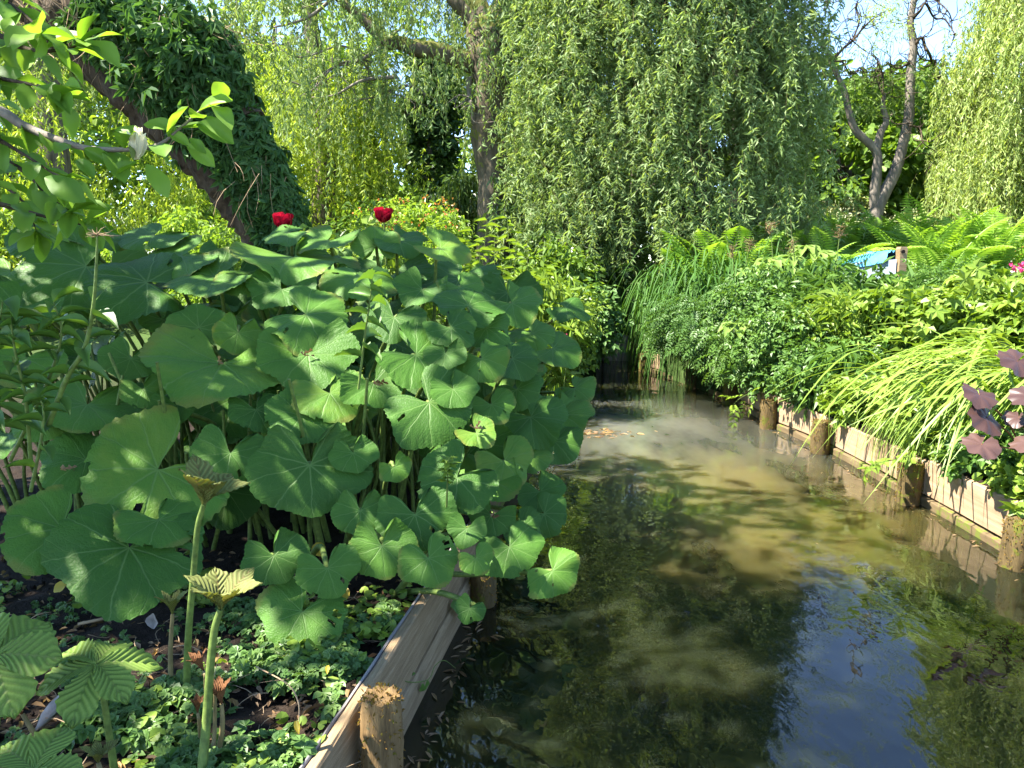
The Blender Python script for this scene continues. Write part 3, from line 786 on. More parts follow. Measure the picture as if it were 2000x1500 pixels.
# --- pale golden willow at the right edge
wr = thing('willow_tree', 'pale golden weeping willow in full sun at the right edge', 'tree', (10.2, 14.5, .8))
mb = MB(); limb(mb, [(10.3, 14.8, .4), (10.2, 14.7, 4), (10.2, 14.6, 8)], [.4, .3, .12], 12); part('trunk', mb, M['bark'], wr, True)
mbl, mbt = MB(), MB(); C = []
while len(C) < 210:
    f = rng.uniform(-math.pi, math.pi); zt = rng.uniform(2.2, 9.5); s = math.sqrt(max(0, 1 - (max(zt - 3, 0) / 7.2) ** 2))
    rr = s * rng.uniform(.72, 1.03); C.append((10.25 + 2.1 * rr * math.cos(f), 14.4 + 2.0 * rr * math.sin(f), zt))
O, L = clumped(np.array(C), (.19, .19, .17), 23, (.8, 2.4), 1.2)
strand_leaves(mbl, mbt, O, L, 30, .11, .18, .5)
tag(part('hanging_foliage', mbl, M['willow_gold'], wr), kind='stuff'); part('shoots', mbt, M['twig'], wr)

# --- bright willows far left, lit from behind
for (cx, cy, r, zt1, lab) in ((-7.6, 13.0, 2.6, 6.8, 'sunny yellow green willow hanging behind the leaning ivy trunk at the far left'),
                              (-3.9, 16.0, 1.9, 5.6, 'sunny yellow green willow between the leaning ivy trunk and the forked willow')):
    w = thing('willow_tree', lab, 'tree', (cx, cy, .5))
    mb = MB(); limb(mb, [(cx, cy, .3), (cx + .1, cy, 4), (cx - .2, cy, 8)], [.3, .22, .08], 10); part('trunk', mb, M['bark'], w, True)
    mbl, mbt = MB(), MB(); C = []
    while len(C) < 95:
        f = rng.uniform(-math.pi, math.pi); zt = rng.uniform(1.8, zt1); s = math.sqrt(max(0, 1 - (max(zt - 3, 0) / (zt1 - 2.2)) ** 2))
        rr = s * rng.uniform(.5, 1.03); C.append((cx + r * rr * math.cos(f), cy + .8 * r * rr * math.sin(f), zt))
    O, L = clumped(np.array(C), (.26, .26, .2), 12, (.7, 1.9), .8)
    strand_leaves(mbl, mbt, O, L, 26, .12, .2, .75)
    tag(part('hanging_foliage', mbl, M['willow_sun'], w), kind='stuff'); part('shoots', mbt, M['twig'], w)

# --- leaning trunk wrapped in creeper
ty = 7.0
ivy = thing('leaning_tree', 'leaning old trunk wrapped in dark creeper on its upper side', 'tree', (-2.3, 7, .3))
path = [at(555, 560, ty), at(530, 470, ty), at(487, 385, ty), at(408, 285, ty), at(305, 190, ty), at(212, 110, ty + .1), at(135, 45, ty + .1), at(40, -25, ty + .2), at(-90, -110, ty + .3)]
rad = [.24, .24, .27, .29, .29, .27, .25, .22, .16]
mb = MB(); limb(mb, path, rad, 22, 9, .09); limb(mb, [path[3] + V3(.25, 0, .15), at(395, 130, ty), at(398, 75, ty), at(396, 58, ty)], [.26, .26, .22, .12], 14, 6, .1)
limb(mb, [path[6], at(150, -40, ty), at(170, -150, ty)], [.14, .1, .05], 8)
limb(mb, [path[5], at(250, 40, ty + .2), at(300, -60, ty + .3)], [.10, .07, .04], 8)
part('trunk', mb, M['bark_brown'], ivy, True)
Q = spline(path, 30)[20:]; rq = lin(rad, len(spline(path, 30)))[20:]
n = 2300; k = rng.integers(0, len(Q) - 70, n)
tdir = unit(np.gradient(Q, axis=0))[k]
side = unit(np.cross(tdir, V3(0, 1, 0))); side *= np.sign(side[:, 2:3])            # up and right of the trunk
fwd = V3(0, -1, 0)
f = np.interp(rng.random(n), [0, .75, 1], [R(-25), R(66), R(98)])
bump_ = .05 + .26 * np.sin(np.clip(k / len(Q), 0, 1) * math.pi) ** 1.5
bulge = np.where(f < R(60), 1, .35)
nd = unit(np.cos(f)[:, None] * side + np.sin(f)[:, None] * fwd)
P = Q[k] + nd * (rq[k] + bump_ * bulge * rng.uniform(.35, 1.0, n) * np.where(rng.random(n) < .14, rng.uniform(1, 1.7, n), 1) * (1 + .35 * np.sin(k * .11) * np.sin(k * .043 + 1)))[:, None]
P2 = at(395, 150, ty) + rng.normal(size=(600, 3)) * [.13, .13, .22]; P2[:, 1] -= .2
t3 = rng.random(800)[:, None]; f3 = rng.uniform(R(-150), R(30), 800)
nd3 = np.stack([np.cos(f3), np.sin(f3), .2 * rng.normal(size=800)], 1)
P3 = at(397, 70, ty) * (1 - t3) + at(440, 285, ty) * t3 + nd3 * (rng.uniform(.24, .36, 800) * (.65 + .5 * t3[:, 0]))[:, None]
P = np.vstack([P, P2, P3]); nd = np.vstack([nd, unit(rng.normal(size=(600, 3)) + [0.3, -1, .2]), nd3]); n = len(P)
D = unit(nd * .6 + V3(0, 0, -.75) + rng.normal(size=(n, 3)) * .35)
mb = MB(); l = .115 * rng.uniform(.6, 1.3, n)
scatter(mb, PALM5N, P, frames(D, nd + rng.normal(size=(n, 3)) * .3), l, l)
tag(part('creeper', mb, M['creeper'], ivy), kind='stuff')
mb = MB(); k = rng.integers(30, len(Q) - 40, 170); o_ = Q[k] + rng.normal(size=(170, 3)) * .1 + V3(.12, -.28, .12)
thin(mb, o_, o_ + np.stack([rng.normal(size=170) * .12, rng.normal(size=170) * .05 - .03, -rng.uniform(.1, .45, 170)], 1), .003, 4, .12)
o_ = np.repeat(at(396, 62, ty)[None], 160, 0) + rng.normal(size=(160, 3)) * [.13, .12, .06]
thin(mb, o_, o_ + rng.normal(size=(160, 3)) * [.13, .1, .07] + [0, 0, -.12], .004, 4, .25)
o_ = np.repeat(at(140, 30, ty)[None], 200, 0) + rng.normal(size=(200, 3)) * [.35, .12, .15]
thin(mb, o_, o_ + np.stack([-rng.random(200) * .5, rng.normal(size=200) * .15, rng.uniform(-.1, .45, 200)], 1), .005, 4, .12)
tag(part('dry_stems', mb, M['dry'], ivy), kind='stuff')
mbl, mbt = MB(), MB()
O, L = clumped(np.vstack([cloud(34, (-5.2, -2.2), (7.2, 8.8), (3.7, 5.2)), cloud(12, (-4.2, -2.6), (7.0, 7.8), (3.5, 4.0))]), (.14, .14, .1), 12, (.4, 1.0), 2.6)
strand_leaves(mbl, mbt, O, L, 30, .085, .19, .8)
tag(part('hanging_foliage', mbl, M['willow_fresh'], ivy), kind='stuff'); part('shoots', mbt, M['twig'], ivy)

# --- corkscrew willow, right
Yk = 16.0
ck = thing('corkscrew_willow', 'half bare twisted willow forking low against the blue sky', 'tree', (7.4, 16, .9))
c3 = lambda a, b, dy=0: at(1300 + a * .35, b * .35, Yk + dy)
mb = MB()
limb(mb, [c3(1175, 1420), c3(1165, 1235), c3(1200, 1120), c3(1280, 960), c3(1325, 800), c3(1358, 640), c3(1366, 450), c3(1382, 250), c3(1366, 130), c3(1385, 0), c3(1400, -180), c3(1370, -400)], [.17, .145, .125, .11, .10, .095, .085, .075, .065, .055, .04, .02], 12, 6, .05)
limb(mb, [c3(1175, 1200), c3(1165, 1100), c3(1180, 950), c3(1172, 840), c3(1062, 730), c3(1022, 620), c3(1000, 520), c3(950, 400), c3(892, 280), c3(830, 190), c3(815, 60), c3(830, -120)], [.11, .10, .095, .085, .075, .065, .06, .05, .04, .03, .025, .015], 10, 6, .05)
limb(mb, [c3(1172, 850), c3(1200, 740), c3(1232, 680), c3(1212, 590), c3(1225, 520)], [.08, .07, .06, .05, .02], 9, 5, .06)
part('trunk', mb, M['bark_grey'], ck, True)
mb = MB()
for P_, r_ in (([(1388, 290), (1405, 230), (1432, 212), (1450, 265), (1470, 300), (1520, 420), (1570, 480), (1612, 510), (1640, 600), (1690, 650), (1720, 690)], .035), ([(1400, 280), (1430, 330), (1500, 350), (1530, 440)], .02),
               ([(892, 280), (930, 330), (990, 270), (1040, 230), (1100, 160), (1150, 110), (1210, 80)], .035), ([(940, 340), (990, 350), (1030, 410), (1090, 390)], .02), ([(1366, 120), (1420, 60), (1450, 20), (1500, 100), (1560, 110), (1620, 200)], .03),
               ([(1390, 20), (1440, -40), (1520, 10), (1580, 70), (1600, 130)], .025), ([(1040, 230), (1080, 120), (1060, 40), (1100, -40)], .02), ([(1360, 350), (1300, 380), (1240, 360), (1180, 400)], .025),
               ([(1360, 700), (1420, 720), (1440, 800), (1520, 850)], .02), ([(1225, 540), (1190, 480), (1210, 420), (1180, 340)], .02), ([(1225, 540), (1270, 480), (1250, 400)], .018), ([(900, 290), (880, 200), (920, 120), (910, 20)], .018)):
    Pw = [c3(a, b, rng.normal() * .3) for a, b in P_]; limb(mb, Pw, [r_, r_ * .35], 6, 6)
    for _ in range(16):
        b0 = Pw[rng.integers(len(Pw))]; d = unit(rng.normal(size=3)) * rng.uniform(.25, .8)
        w = [b0 + d * t + V3(math.sin(t * 9 + d[0] * 9), 0, math.cos(t * 8)) * .05 for t in (0, .3, .6, 1)]
        limb(mb, w, [.012, .004], 4, 4)
part('branch', mb, M['bark_brown'], ck, True)
mb = MB(); C = np.vstack([[c3(a, b, rng.normal() * .3) for a, b in ((1180, 60), (1230, 40), (1290, 20), (1300, 100), (1250, 110), (1330, 160), (1150, 100), (1180, 160), (1280, 180), (1150, 30), (1080, 250), (1100, 300), (1190, 260))],
                          cloud(40, (5.6, 9.0), (15, 17), (6.8, 10.5))])
crown(mb, C, .3, 70, T4, .085, .22, .5, .6); tag(part('foliage', mb, M['willow_gold'], ck), kind='stuff')
mb = MB(); C = np.array([c3(rng.uniform(1030, 1560), rng.uniform(360, 640), rng.normal() * .4) for _ in range(34)])
crown(mb, C, .25, 26, T4, .085, .2, .5, .8)
o_ = np.repeat(C, 12, 0); thin(mb, o_, o_ + rng.normal(size=o_.shape) * .28, .006, 4, .2)
tag(part('sparse_foliage', mb, M['broad_fresh'], ck), kind='stuff')

# --- round leaved trees and shrubs behind
def tree(label, x, y, h, r, rz, K, per, size, mat, tpl=T8, asp=.62, tr=.16, name='tree', cat='tree', shell=.5, low=-.8, crad=.42, zc=None, group=None):
    z0 = float(GZ(x, y)); t = thing(name, label, cat, (x, y, z0), group)
    zc = z0 + h - rz if zc is None else zc
    C = ell((x, y, zc), (r, r, rz), K, shell, low)
    C = C[C[:, 2] > z0 + .25]
    mb = MB(); tp = [(x, y, z0 - .2), (x + .08 * r, y, z0 + h * .3), (x - .05 * r, y, z0 + h * .6), (x, y, z0 + h * .92)]
    limb(mb, tp, [tr, tr * .8, tr * .5, tr * .12], 9, 6); branches(mb, spline(tp, 6)[4:], C, tr * .25, 4)
    part('trunk', mb, M['bark'], t, True)
    mb = MB(); crown(mb, C, crad, per, tpl, size, asp); tag(part('crown', mb, mat, t), kind='stuff')
    return t
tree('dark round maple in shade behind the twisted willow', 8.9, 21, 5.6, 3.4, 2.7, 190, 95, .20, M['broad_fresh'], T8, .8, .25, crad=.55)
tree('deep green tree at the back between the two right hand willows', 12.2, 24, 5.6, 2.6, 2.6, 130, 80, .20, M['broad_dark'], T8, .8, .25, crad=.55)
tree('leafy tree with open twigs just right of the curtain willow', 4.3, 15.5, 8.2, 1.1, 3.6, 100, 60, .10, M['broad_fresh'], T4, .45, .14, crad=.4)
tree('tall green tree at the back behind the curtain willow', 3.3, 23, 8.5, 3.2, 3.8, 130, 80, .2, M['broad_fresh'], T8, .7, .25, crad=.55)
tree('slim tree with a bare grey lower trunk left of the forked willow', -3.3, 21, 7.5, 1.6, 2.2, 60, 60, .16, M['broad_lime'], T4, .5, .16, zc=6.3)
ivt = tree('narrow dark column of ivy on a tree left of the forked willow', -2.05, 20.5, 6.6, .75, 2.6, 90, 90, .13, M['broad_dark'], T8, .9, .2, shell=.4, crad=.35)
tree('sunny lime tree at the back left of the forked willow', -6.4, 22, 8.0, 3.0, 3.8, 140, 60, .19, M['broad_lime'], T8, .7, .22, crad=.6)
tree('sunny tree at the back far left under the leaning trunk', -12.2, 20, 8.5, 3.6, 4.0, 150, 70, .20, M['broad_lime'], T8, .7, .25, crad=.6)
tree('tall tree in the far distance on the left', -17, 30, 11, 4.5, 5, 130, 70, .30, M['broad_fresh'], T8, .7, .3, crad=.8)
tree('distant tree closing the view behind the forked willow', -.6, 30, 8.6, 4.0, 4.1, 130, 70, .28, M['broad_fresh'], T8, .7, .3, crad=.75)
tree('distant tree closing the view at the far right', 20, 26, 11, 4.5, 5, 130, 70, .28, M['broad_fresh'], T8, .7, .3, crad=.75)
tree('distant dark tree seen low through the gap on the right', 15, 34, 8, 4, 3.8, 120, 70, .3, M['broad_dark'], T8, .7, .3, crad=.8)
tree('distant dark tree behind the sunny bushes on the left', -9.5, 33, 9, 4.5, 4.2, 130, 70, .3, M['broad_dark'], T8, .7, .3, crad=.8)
def shrub(label, x, y, h, r, K, per, size, mat, tpl=T8, asp=.5, crad=.22, droop=.4, name='shrub', cat='shrub', group=None, stems=14, flat=.8, smat='stem'):
    z0 = float(GZ(x, y)); t = thing(name, label, cat, (x, y, z0), group)
    C = ell((x, y, z0 + h * .5), (r, r * .9, h * .52), K, .5, -.95)
    C = C[C[:, 2] > z0 + .03]
    mb = MB(); crown(mb, C, crad, per, tpl, size, asp, droop, flat); tag(part('foliage', mb, mat, t), kind='stuff')
    mb = MB(); e = C[rng.integers(0, len(C), stems)]; thin(mb, np.array([[x, y, z0]]) + rng.normal(size=(stems, 3)) * [r * .3, r * .3, 0], e, .008 + .004 * r, 5, .1)
    part('stems', mb, M[smat], t)
    return t
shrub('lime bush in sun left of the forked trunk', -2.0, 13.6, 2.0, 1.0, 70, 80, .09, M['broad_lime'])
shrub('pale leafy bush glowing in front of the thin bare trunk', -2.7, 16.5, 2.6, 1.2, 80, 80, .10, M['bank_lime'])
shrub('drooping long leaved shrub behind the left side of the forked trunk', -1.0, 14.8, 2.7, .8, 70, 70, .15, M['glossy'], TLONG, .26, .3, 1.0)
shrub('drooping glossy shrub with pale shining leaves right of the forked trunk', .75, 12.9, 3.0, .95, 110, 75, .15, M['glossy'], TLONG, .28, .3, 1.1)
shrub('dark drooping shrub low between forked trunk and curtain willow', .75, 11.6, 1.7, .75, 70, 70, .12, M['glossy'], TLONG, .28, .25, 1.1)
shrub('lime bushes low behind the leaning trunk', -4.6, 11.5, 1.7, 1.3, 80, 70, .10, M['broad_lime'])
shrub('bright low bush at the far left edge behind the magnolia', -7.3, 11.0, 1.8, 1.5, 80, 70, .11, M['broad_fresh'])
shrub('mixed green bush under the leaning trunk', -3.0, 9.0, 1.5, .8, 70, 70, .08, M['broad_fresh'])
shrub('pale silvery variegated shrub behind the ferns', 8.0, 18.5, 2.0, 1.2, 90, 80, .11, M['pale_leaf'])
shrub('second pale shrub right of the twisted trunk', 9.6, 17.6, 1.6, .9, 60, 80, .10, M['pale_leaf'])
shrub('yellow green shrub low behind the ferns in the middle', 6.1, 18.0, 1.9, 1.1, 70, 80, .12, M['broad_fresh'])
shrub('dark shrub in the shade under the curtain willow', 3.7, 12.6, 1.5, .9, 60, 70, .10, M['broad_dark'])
orange = shrub('shrub covered in small orange red flowers at the right edge', 8.4, 11.7, 1.05, .75, 70, 90, .05, M['orange'], T8, .7, .16)

for k, (x, y, h, r, lab) in enumerate(((-15, 24, 3.4, 3.2, 'far green bushes under the trees at the extreme left'), (-8.5, 24.5, 3.6, 3.0, 'far bushes behind the sunny willows on the left'), (-3.4, 26, 3.6, 2.6, 'far bushes seen low left of the forked trunk'),
                                (1.2, 27, 3.6, 2.8, 'far bushes seen low right of the forked trunk'), (5.6, 27, 3.4, 2.8, 'far bushes behind the foot of the curtain willow'), (9.8, 27.5, 3.2, 2.6, 'far bushes behind the twisted trunk'),
                                (14.6, 28, 3.2, 2.8, 'far bushes seen under the golden willow'), (19.5, 27, 3.4, 3.0, 'far bushes at the extreme right'))):
    shrub(lab, x, y, h, r, 80, 36, .32, M['broad_fresh' if k % 3 else 'broad_dark'], T8, .7, .6, .3, flat=.8)

# ================================================================== MAGNOLIA reaching in at the upper left
mg = thing('magnolia_tree', 'magnolia with large fresh leaves and one cream flower reaching in from the left', 'tree', (-4.3, 3.4, .25))
mb = MB(); limb(mb, [(-4.3, 3.4, .1), (-4.25, 3.4, 1.6), (-4.4, 3.5, 3.4), (-4.5, 3.6, 5.6)], [.13, .11, .08, .03], 10); part('trunk', mb, M['bark_grey'], mg, True)
MAGL = []
for q in range(4):
    tv, tf = grid_leaf([.03, .22, .36, .46, .50, .46, .32, .03], 2, [.16, .05, .25, .1][q], [.18, .3, .1, .4][q], [.02, .05, .03, .06][q], q)
    mb = MB(); mb.add(tv, tf); MAGL.append(mb.mesh('magnolia_leaf', M['magnolia'], True))
def mleaf(P, D, up, L, par=mg):
    Rm = frames(np.array([D]), np.array(up))[0]
    w = rng.uniform(.46, .60)
    link('leaf', MAGL[rng.integers(4)], par, mat4(Rm * np.array([w / .5 * .5, 1, 1]), P, L))
ML = 0
MBR = [[(-420, 150, 3.3), (-60, 200, 2.75), (45, 245, 2.65), (105, 270, 2.6), (168, 289, 2.55), (245, 292, 2.5), (308, 283, 2.5), (350, 252, 2.5), (395, 213, 2.5), (420, 200, 2.5)],
       [(-420, 30, 3.3), (-60, 60, 2.7), (20, 85, 2.6), (75, 100, 2.5), (130, 95, 2.5), (160, 85, 2.5)],
       [(-420, 200, 3.4), (-60, 250, 2.8), (0, 275, 2.7), (60, 310, 2.65), (120, 350, 2.6)],
       [(-420, 250, 3.4), (-60, 300, 2.9), (40, 330, 2.8), (90, 380, 2.75), (140, 415, 2.7)],
       [(-420, 350, 3.4), (-60, 390, 2.9), (40, 410, 2.85), (120, 432, 2.8), (170, 440, 2.8)],
       [(-420, -80, 3.3), (-40, -20, 2.6), (20, 10, 2.5), (60, 40, 2.45), (80, 65, 2.4)],
       [(-420, 100, 3.3), (-80, 120, 2.6), (-10, 150, 2.5), (60, 165, 2.4), (110, 190, 2.4)],
       [(-420, 280, 3.4), (-80, 350, 3.0), (0, 360, 3.0), (50, 400, 2.95), (70, 450, 2.9)]]
for b, pts in enumerate(MBR):
    Pw = spline([V3(-4.3, 3.45, 2.0 + .1 * b)] + [at(*q) for q in pts], 6)
    mb = MB(); tube(mb, Pw, lin([.028, .016, .010, .005, .0025], len(Pw)), 6); part('branch', mb, M['bark_brown'] if b else M['bark_grey'], mg, True)
    ang = rng.random() * 6
    n = len(Pw); st = int(n * .3)
    step = 2 if b else 3
    for q in range(st, n, step):
        T = unit(Pw[min(q + 1, n - 1)] - Pw[q - 1]); ang += 2.4
        s = unit(np.cross(T, V3(0, 0, 1)))
        D = unit(T * .75 + s * math.cos(ang) * .9 + V3(0, 0, 1) * (.35 * math.sin(ang) - .15) + rng.normal(size=3) * .15)
        mleaf(Pw[q], D, V3(0, -.25, 1) + rng.normal(size=3) * .3, rng.uniform(.09, .14))
    for a in range(5):
        T = unit(Pw[-1] - Pw[-4]); s = unit(np.cross(T, V3(0, 0, 1))); f = a * 1.257 + b
        if b: mleaf(Pw[-1], unit(T * .7 + s * math.cos(f) + V3(0, 0, .6) * math.sin(f)), V3(0, -.3, 1) + rng.normal(size=3) * .25, rng.uniform(.085, .135))
cq = lambda a, b_, Y=2.5: at(a * .35, b_ * .35, Y)
for (a, b_, c_, d_) in ((990, 722, 805, 658), (930, 735, 1055, 800), (1100, 690, 1300, 790), (1150, 650, 1262, 712), (1110, 620, 1268, 535), (1040, 805, 1195, 918), (1055, 772, 1138, 826), (770, 905, 625, 985),
                        (815, 915, 940, 1065), (860, 835, 965, 890), (640, 725, 770, 715), (560, 745, 480, 730), (430, 890, 520, 975), (250, 990, 440, 1080), (470, 830, 620, 910), (1060, 660, 1030, 650)):
    P, Q_ = cq(a, b_), cq(c_, d_, 2.5 + rng.uniform(-.06, .03)); mleaf(P, Q_ - P, V3(.1, -.75, .65) + rng.normal(size=3) * .25, np.linalg.norm(Q_ - P))
mb = MB(); C = np.vstack([cloud(115, (-5.2, -1.7), (.2, 4.7), (3.8, 5.6)), cloud(22, (-2.0, -.9), (.5, 2.5), (4.0, 5.4)), cloud(25, (-4.2, -2.9), (2.2, 4.6), (2.2, 3.9))])  # out-of-view crown; bunches placed and shaped to shade butterbur and water
crown(mb, C, .38, 34, T8, .19, .5, .3, .7); tag(part('crown', mb, M['magnolia_mass'], mg), kind='stuff')
# the flower
fP = cq(765, 890, 2.48)
fl_ = link('flower', None, mg, Matrix.Translation(Vector(fP)))
tv, tf = grid_leaf([.12, .34, .46, .5, .42, .2, .02], 2, .35, -.12)
mb = MB(); mb.add(tv, tf); pet = mb.mesh('petal', M['cream'], True)
mb = MB(); mb.add(tv, tf); sep = mb.mesh('sepal', M['stem'], True)
for q in range(8):
    f = q * .785 + .3; o_ = V3(math.cos(f), math.sin(f), 0); e = .16 if q < 5 else .55
    D = unit(o_ * e + V3(.12, 0, 1)); Rm = frames(np.array([D]), -o_)[0]
    link('petal', pet, fl_, mat4(Rm * np.array([.40, 1, 1]), fP + o_ * .008, .098 if q < 5 else .085))
D = unit(V3(-.05, -.35, 1)); link('sepal', sep, fl_, mat4(frames(np.array([D]), V3(0, 1, .3))[0] * np.array([.42, 1, 1]), fP + V3(-.004, -.024, -.004), .045))

# ================================================================== RODGERSIA shoots, left foreground
def rod_mesh(sd, mat, ribs=8):
    r_ = np.random.default_rng(sd); ny, nx = 74, 11; V = []; F = []; A_ = []
    ph = r_.random() * 6
    for i_ in range(ny):
        t = i_ / (ny - 1)
        w = np.interp(t, [0, .12, .35, .62, .80, .92, 1], [.03, .09, .20, .29, .28, .15, .02])
        for j_ in range(-nx, nx + 1):
            s = j_ / nx; q = (t * ribs - abs(s) * 2.6)
            saw = .5 + .5 * math.sin(q * 2 * math.pi)
            wj = w * (1 + (.10 * (saw - .4) if abs(s) > .99 else 0))
            tt = t + (.05 * (1 - abs(s)) * t ** 3) + (.025 * (saw - .5) if abs(s) > .9 else 0)
            z = .042 * saw * (1 - abs(s) * .35) * min(1, 6 * t) + .30 * abs(s) * w - .34 * t * t + .03 * math.sin(t * 6 + ph) * s
            V.append((s * wj, tt, z)); A_.append(.05 if j_ == 0 else min(1, saw * .75 + .25 * r_.random()))
    m_ = 2 * nx + 1
    for i_ in range(ny - 1):
        for j_ in range(2 * nx): F.append([i_ * m_ + j_, i_ * m_ + j_ + 1, (i_ + 1) * m_ + j_ + 1, (i_ + 1) * m_ + j_])
    mb = MB(); mb.add(V, F, np.array(A_)); return mb.mesh('rodgersia_leaflet', mat, True)
RODO = [rod_mesh(1, M['rodgersia']), rod_mesh(2, M['rodgersia'])]
RODY = [rod_mesh(3, M['rodgersia_young']), rod_mesh(4, M['rodgersia_young'])]
RODB = [rod_mesh(5, M['bud'], 7)]
def rodgersia(label, stem, r, L, el, k, meshes, yaw=0.0, lean=V3(0, 0, 1), smat='stem', wid=1.0, name='rodgersia_plant'):
    """stem: points from the ground to the top"""
    stem = [np.array(s) for s in stem]
    t = thing(name, label, 'plant', stem[0], None)
    mb = MB(); Q = spline(stem, 8); tube(mb, Q, lin([r * 1.25, r, r * .8], len(Q)), 9); part('stem', mb, M[smat], t, True)
    P = Q[-1]; n_ = unit(lean); x = unit(np.cross(V3(0, 1, 0), n_)); y = np.cross(n_, x)
    for q in range(k):
        f = yaw + q * 2 * math.pi / k + rng.normal() * .08
        o_ = x * math.cos(f) + y * math.sin(f); e = R(el + rng.normal() * 6)
        D = o_ * math.cos(e) + n_ * math.sin(e); up = n_ * math.cos(e) - o_ * math.sin(e)
        Rm = frames(np.array([D]), up)[0]
        link('leaflet', meshes[q % len(meshes)], t, mat4(Rm * np.array([wid, 1, 1]), P, L * rng.uniform(.88, 1.1)))
    return t
g0 = lambda px, py: gp(px, py, .24)
rodgersia('tall shoot with a half open ribbed leaf held above the butterbur leaves', [g0(364, 1345), at(368, 1240, 2.02), at(378, 1120, 2.0), at(386, 1030, 1.98), at(398, 985, 1.97)], .0085, .125, 58, 6, RODY, .3, V3(.22, -.02, 1), wid=1.0)
rodgersia('shoot with a star shaped half open bronze green leaf and a thick hairy stem', [g0(392, 1530), at(404, 1400, 1.68), at(412, 1290, 1.68), at(420, 1225, 1.68), at(431, 1190, 1.68)], .0095, .11, 54, 6, RODY, .1, V3(.1, -.02, 1), wid=1.0)
rodgersia('shoot with an open flat star of ribbed green leaflets at the lower left', [g0(228, 1530), at(214, 1440, 1.62), at(200, 1350, 1.62), at(188, 1297, 1.62)], .0075, .125, -4, 6, RODO, .5, V3(.15, -.22, 1), wid=1.1)
rodgersia('large ribbed leaf cut off by the left picture edge', [g0(-60, 1480), at(-40, 1400, 1.5), at(-12, 1280, 1.5)], .0085, .125, -2, 6, RODO, .25, V3(.2, -.6, 1), wid=1.5)
rodgersia('low ribbed leaf rising at the bottom left corner', [gp(60, 1640, .24), at(60, 1570, 1.38), at(66, 1505, 1.38)], .008, .10, 14, 5, RODO, .2, V3(.1, -.3, 1), wid=1.4)
rodgersia('small green leaf with narrow leaflets at the left edge above the brown shoot', [g0(-10, 1460), at(0, 1380, 1.75), at(4, 1362, 1.75)], .005, .065, 20, 5, RODO, .4, V3(.2, -.3, 1), wid=.7)
rodgersia('brown shoot bent over at the lower left edge', [g0(90, 1480), at(70, 1440, 1.62), at(44, 1395, 1.62)], .006, .065, 70, 5, RODB, .2, V3(-.5, -.2, 1), 'stem_brown', .6)
rodgersia('slim shoot with a closed olive bud beside the tallest stem', [g0(334, 1342), at(333, 1270, 2.05), at(337, 1200, 2.05)], .0065, .075, 72, 5, RODY, .2, V3(0, 0, 1), 'stem_brown', .55)
rodgersia('brown folded bud leaning left against the thick hairy stem', [g0(404, 1400), at(402, 1330, 1.78), at(398, 1310, 1.78)], .005, .052, 80, 5, RODB, .2, V3(-.45, 0, 1), 'stem_brown', .6)
rodgersia('brown bud on a short stalk right of the thick hairy stem', [g0(425, 1480), at(434, 1420, 1.7), at(433, 1375, 1.7)], .006, .065, 80, 5, RODB, .5, V3(-.15, 0, 1), 'stem_brown', .62)
rodgersia('reddish small bud left of the thick hairy stem near the ground', [g0(392, 1455), at(389, 1410, 1.72), at(386, 1392, 1.72)], .0045, .04, 80, 5, RODB, .9, V3(.05, 0, 1), 'stem_brown', .6)
rodgersia('thin brown shoot right beside the short stalked bud', [g0(414, 1490), at(419, 1430, 1.74), at(420, 1350, 1.74)], .005, .03, 80, 4, RODB, .9, V3(.05, 0, 1), 'stem_brown', .6)
rodgersia('dull brown bud low at the bottom edge of the bed', [gp(196, 1560, .24), at(196, 1510, 1.52), at(192, 1490, 1.52)], .006, .05, 65, 5, RODY, .9, V3(.05, 0, 1), 'stem_brown', .8)

# ================================================================== ferns beyond the right bank
FERN = []
for q in range(3):
    mb = MB(); n = 30; t = np.linspace(0, 1, n)
    a0 = R(78 - 6 * q); bend = R(62 + 14 * q)
    ang = a0 - bend * t ** 2.2
    y = np.concatenate([[0], np.cumsum(np.cos(ang[:-1]))]) / n; z = np.concatenate([[0], np.cumsum(np.sin(ang[:-1]))]) / n
    P = np.stack([0 * y, y, z], 1); T = np.stack([0 * y, np.cos(ang), np.sin(ang)], 1); N_ = np.stack([0 * y, -np.sin(ang), np.cos(ang)], 1)
    tube(mb, P, lin([.010, .003], n), 4, 0, False)
    ln = .17 * np.interp(t, [0, .15, .5, .85, 1], [.12, .45, 1, .75, .1])
    for sg in (-1, 1):
        D = np.stack([np.full(n, sg * 1.0), T[:, 1] * .35, T[:, 2] * .35], 1) - N_ * .12
        scatter(mb, T4, P, frames(D, N_), .030, ln, ln * .6)
    FERN.append(mb.mesh('fern_frond', M['fern']))
FP = []
for k in range(34):
    px = 1375 + k * 17 + rng.normal() * 8; Y = rng.uniform(13.2, 14.2) if 1620 < px < 1775 else rng.uniform(10.9, 12.6) if k % 3 else rng.uniform(10.1, 11)
    a = at(px, 500, Y); FP.append((a[0], Y))
FLAB = {0: 'leftmost shuttlecock fern beside the foot of the curtain willow', 33: 'rightmost tall fern next to the orange flowering shrub'}
for k, (x, y) in enumerate(FP):
    z = float(GZ(x, y)); t = thing('fern', FLAB.get(k, 'bright green shuttlecock fern in the fern bed beyond the bank plants'), 'fern', (x, y, z), 'ferns in the fern bed behind the bank')
    nf = 9
    h = rng.uniform(1.25, 1.6)
    for q in range(nf):
        f = q * 2 * math.pi / nf + rng.random() * .4
        Rz = Matrix.Rotation(f, 4, 'Z') @ Matrix.Rotation(rng.normal() * .12, 4, 'X')
        link('frond', FERN[rng.integers(3)], t, Matrix.Translation((x, y, z)) @ Rz @ Matrix.Scale(h * rng.uniform(.85, 1.1), 4))

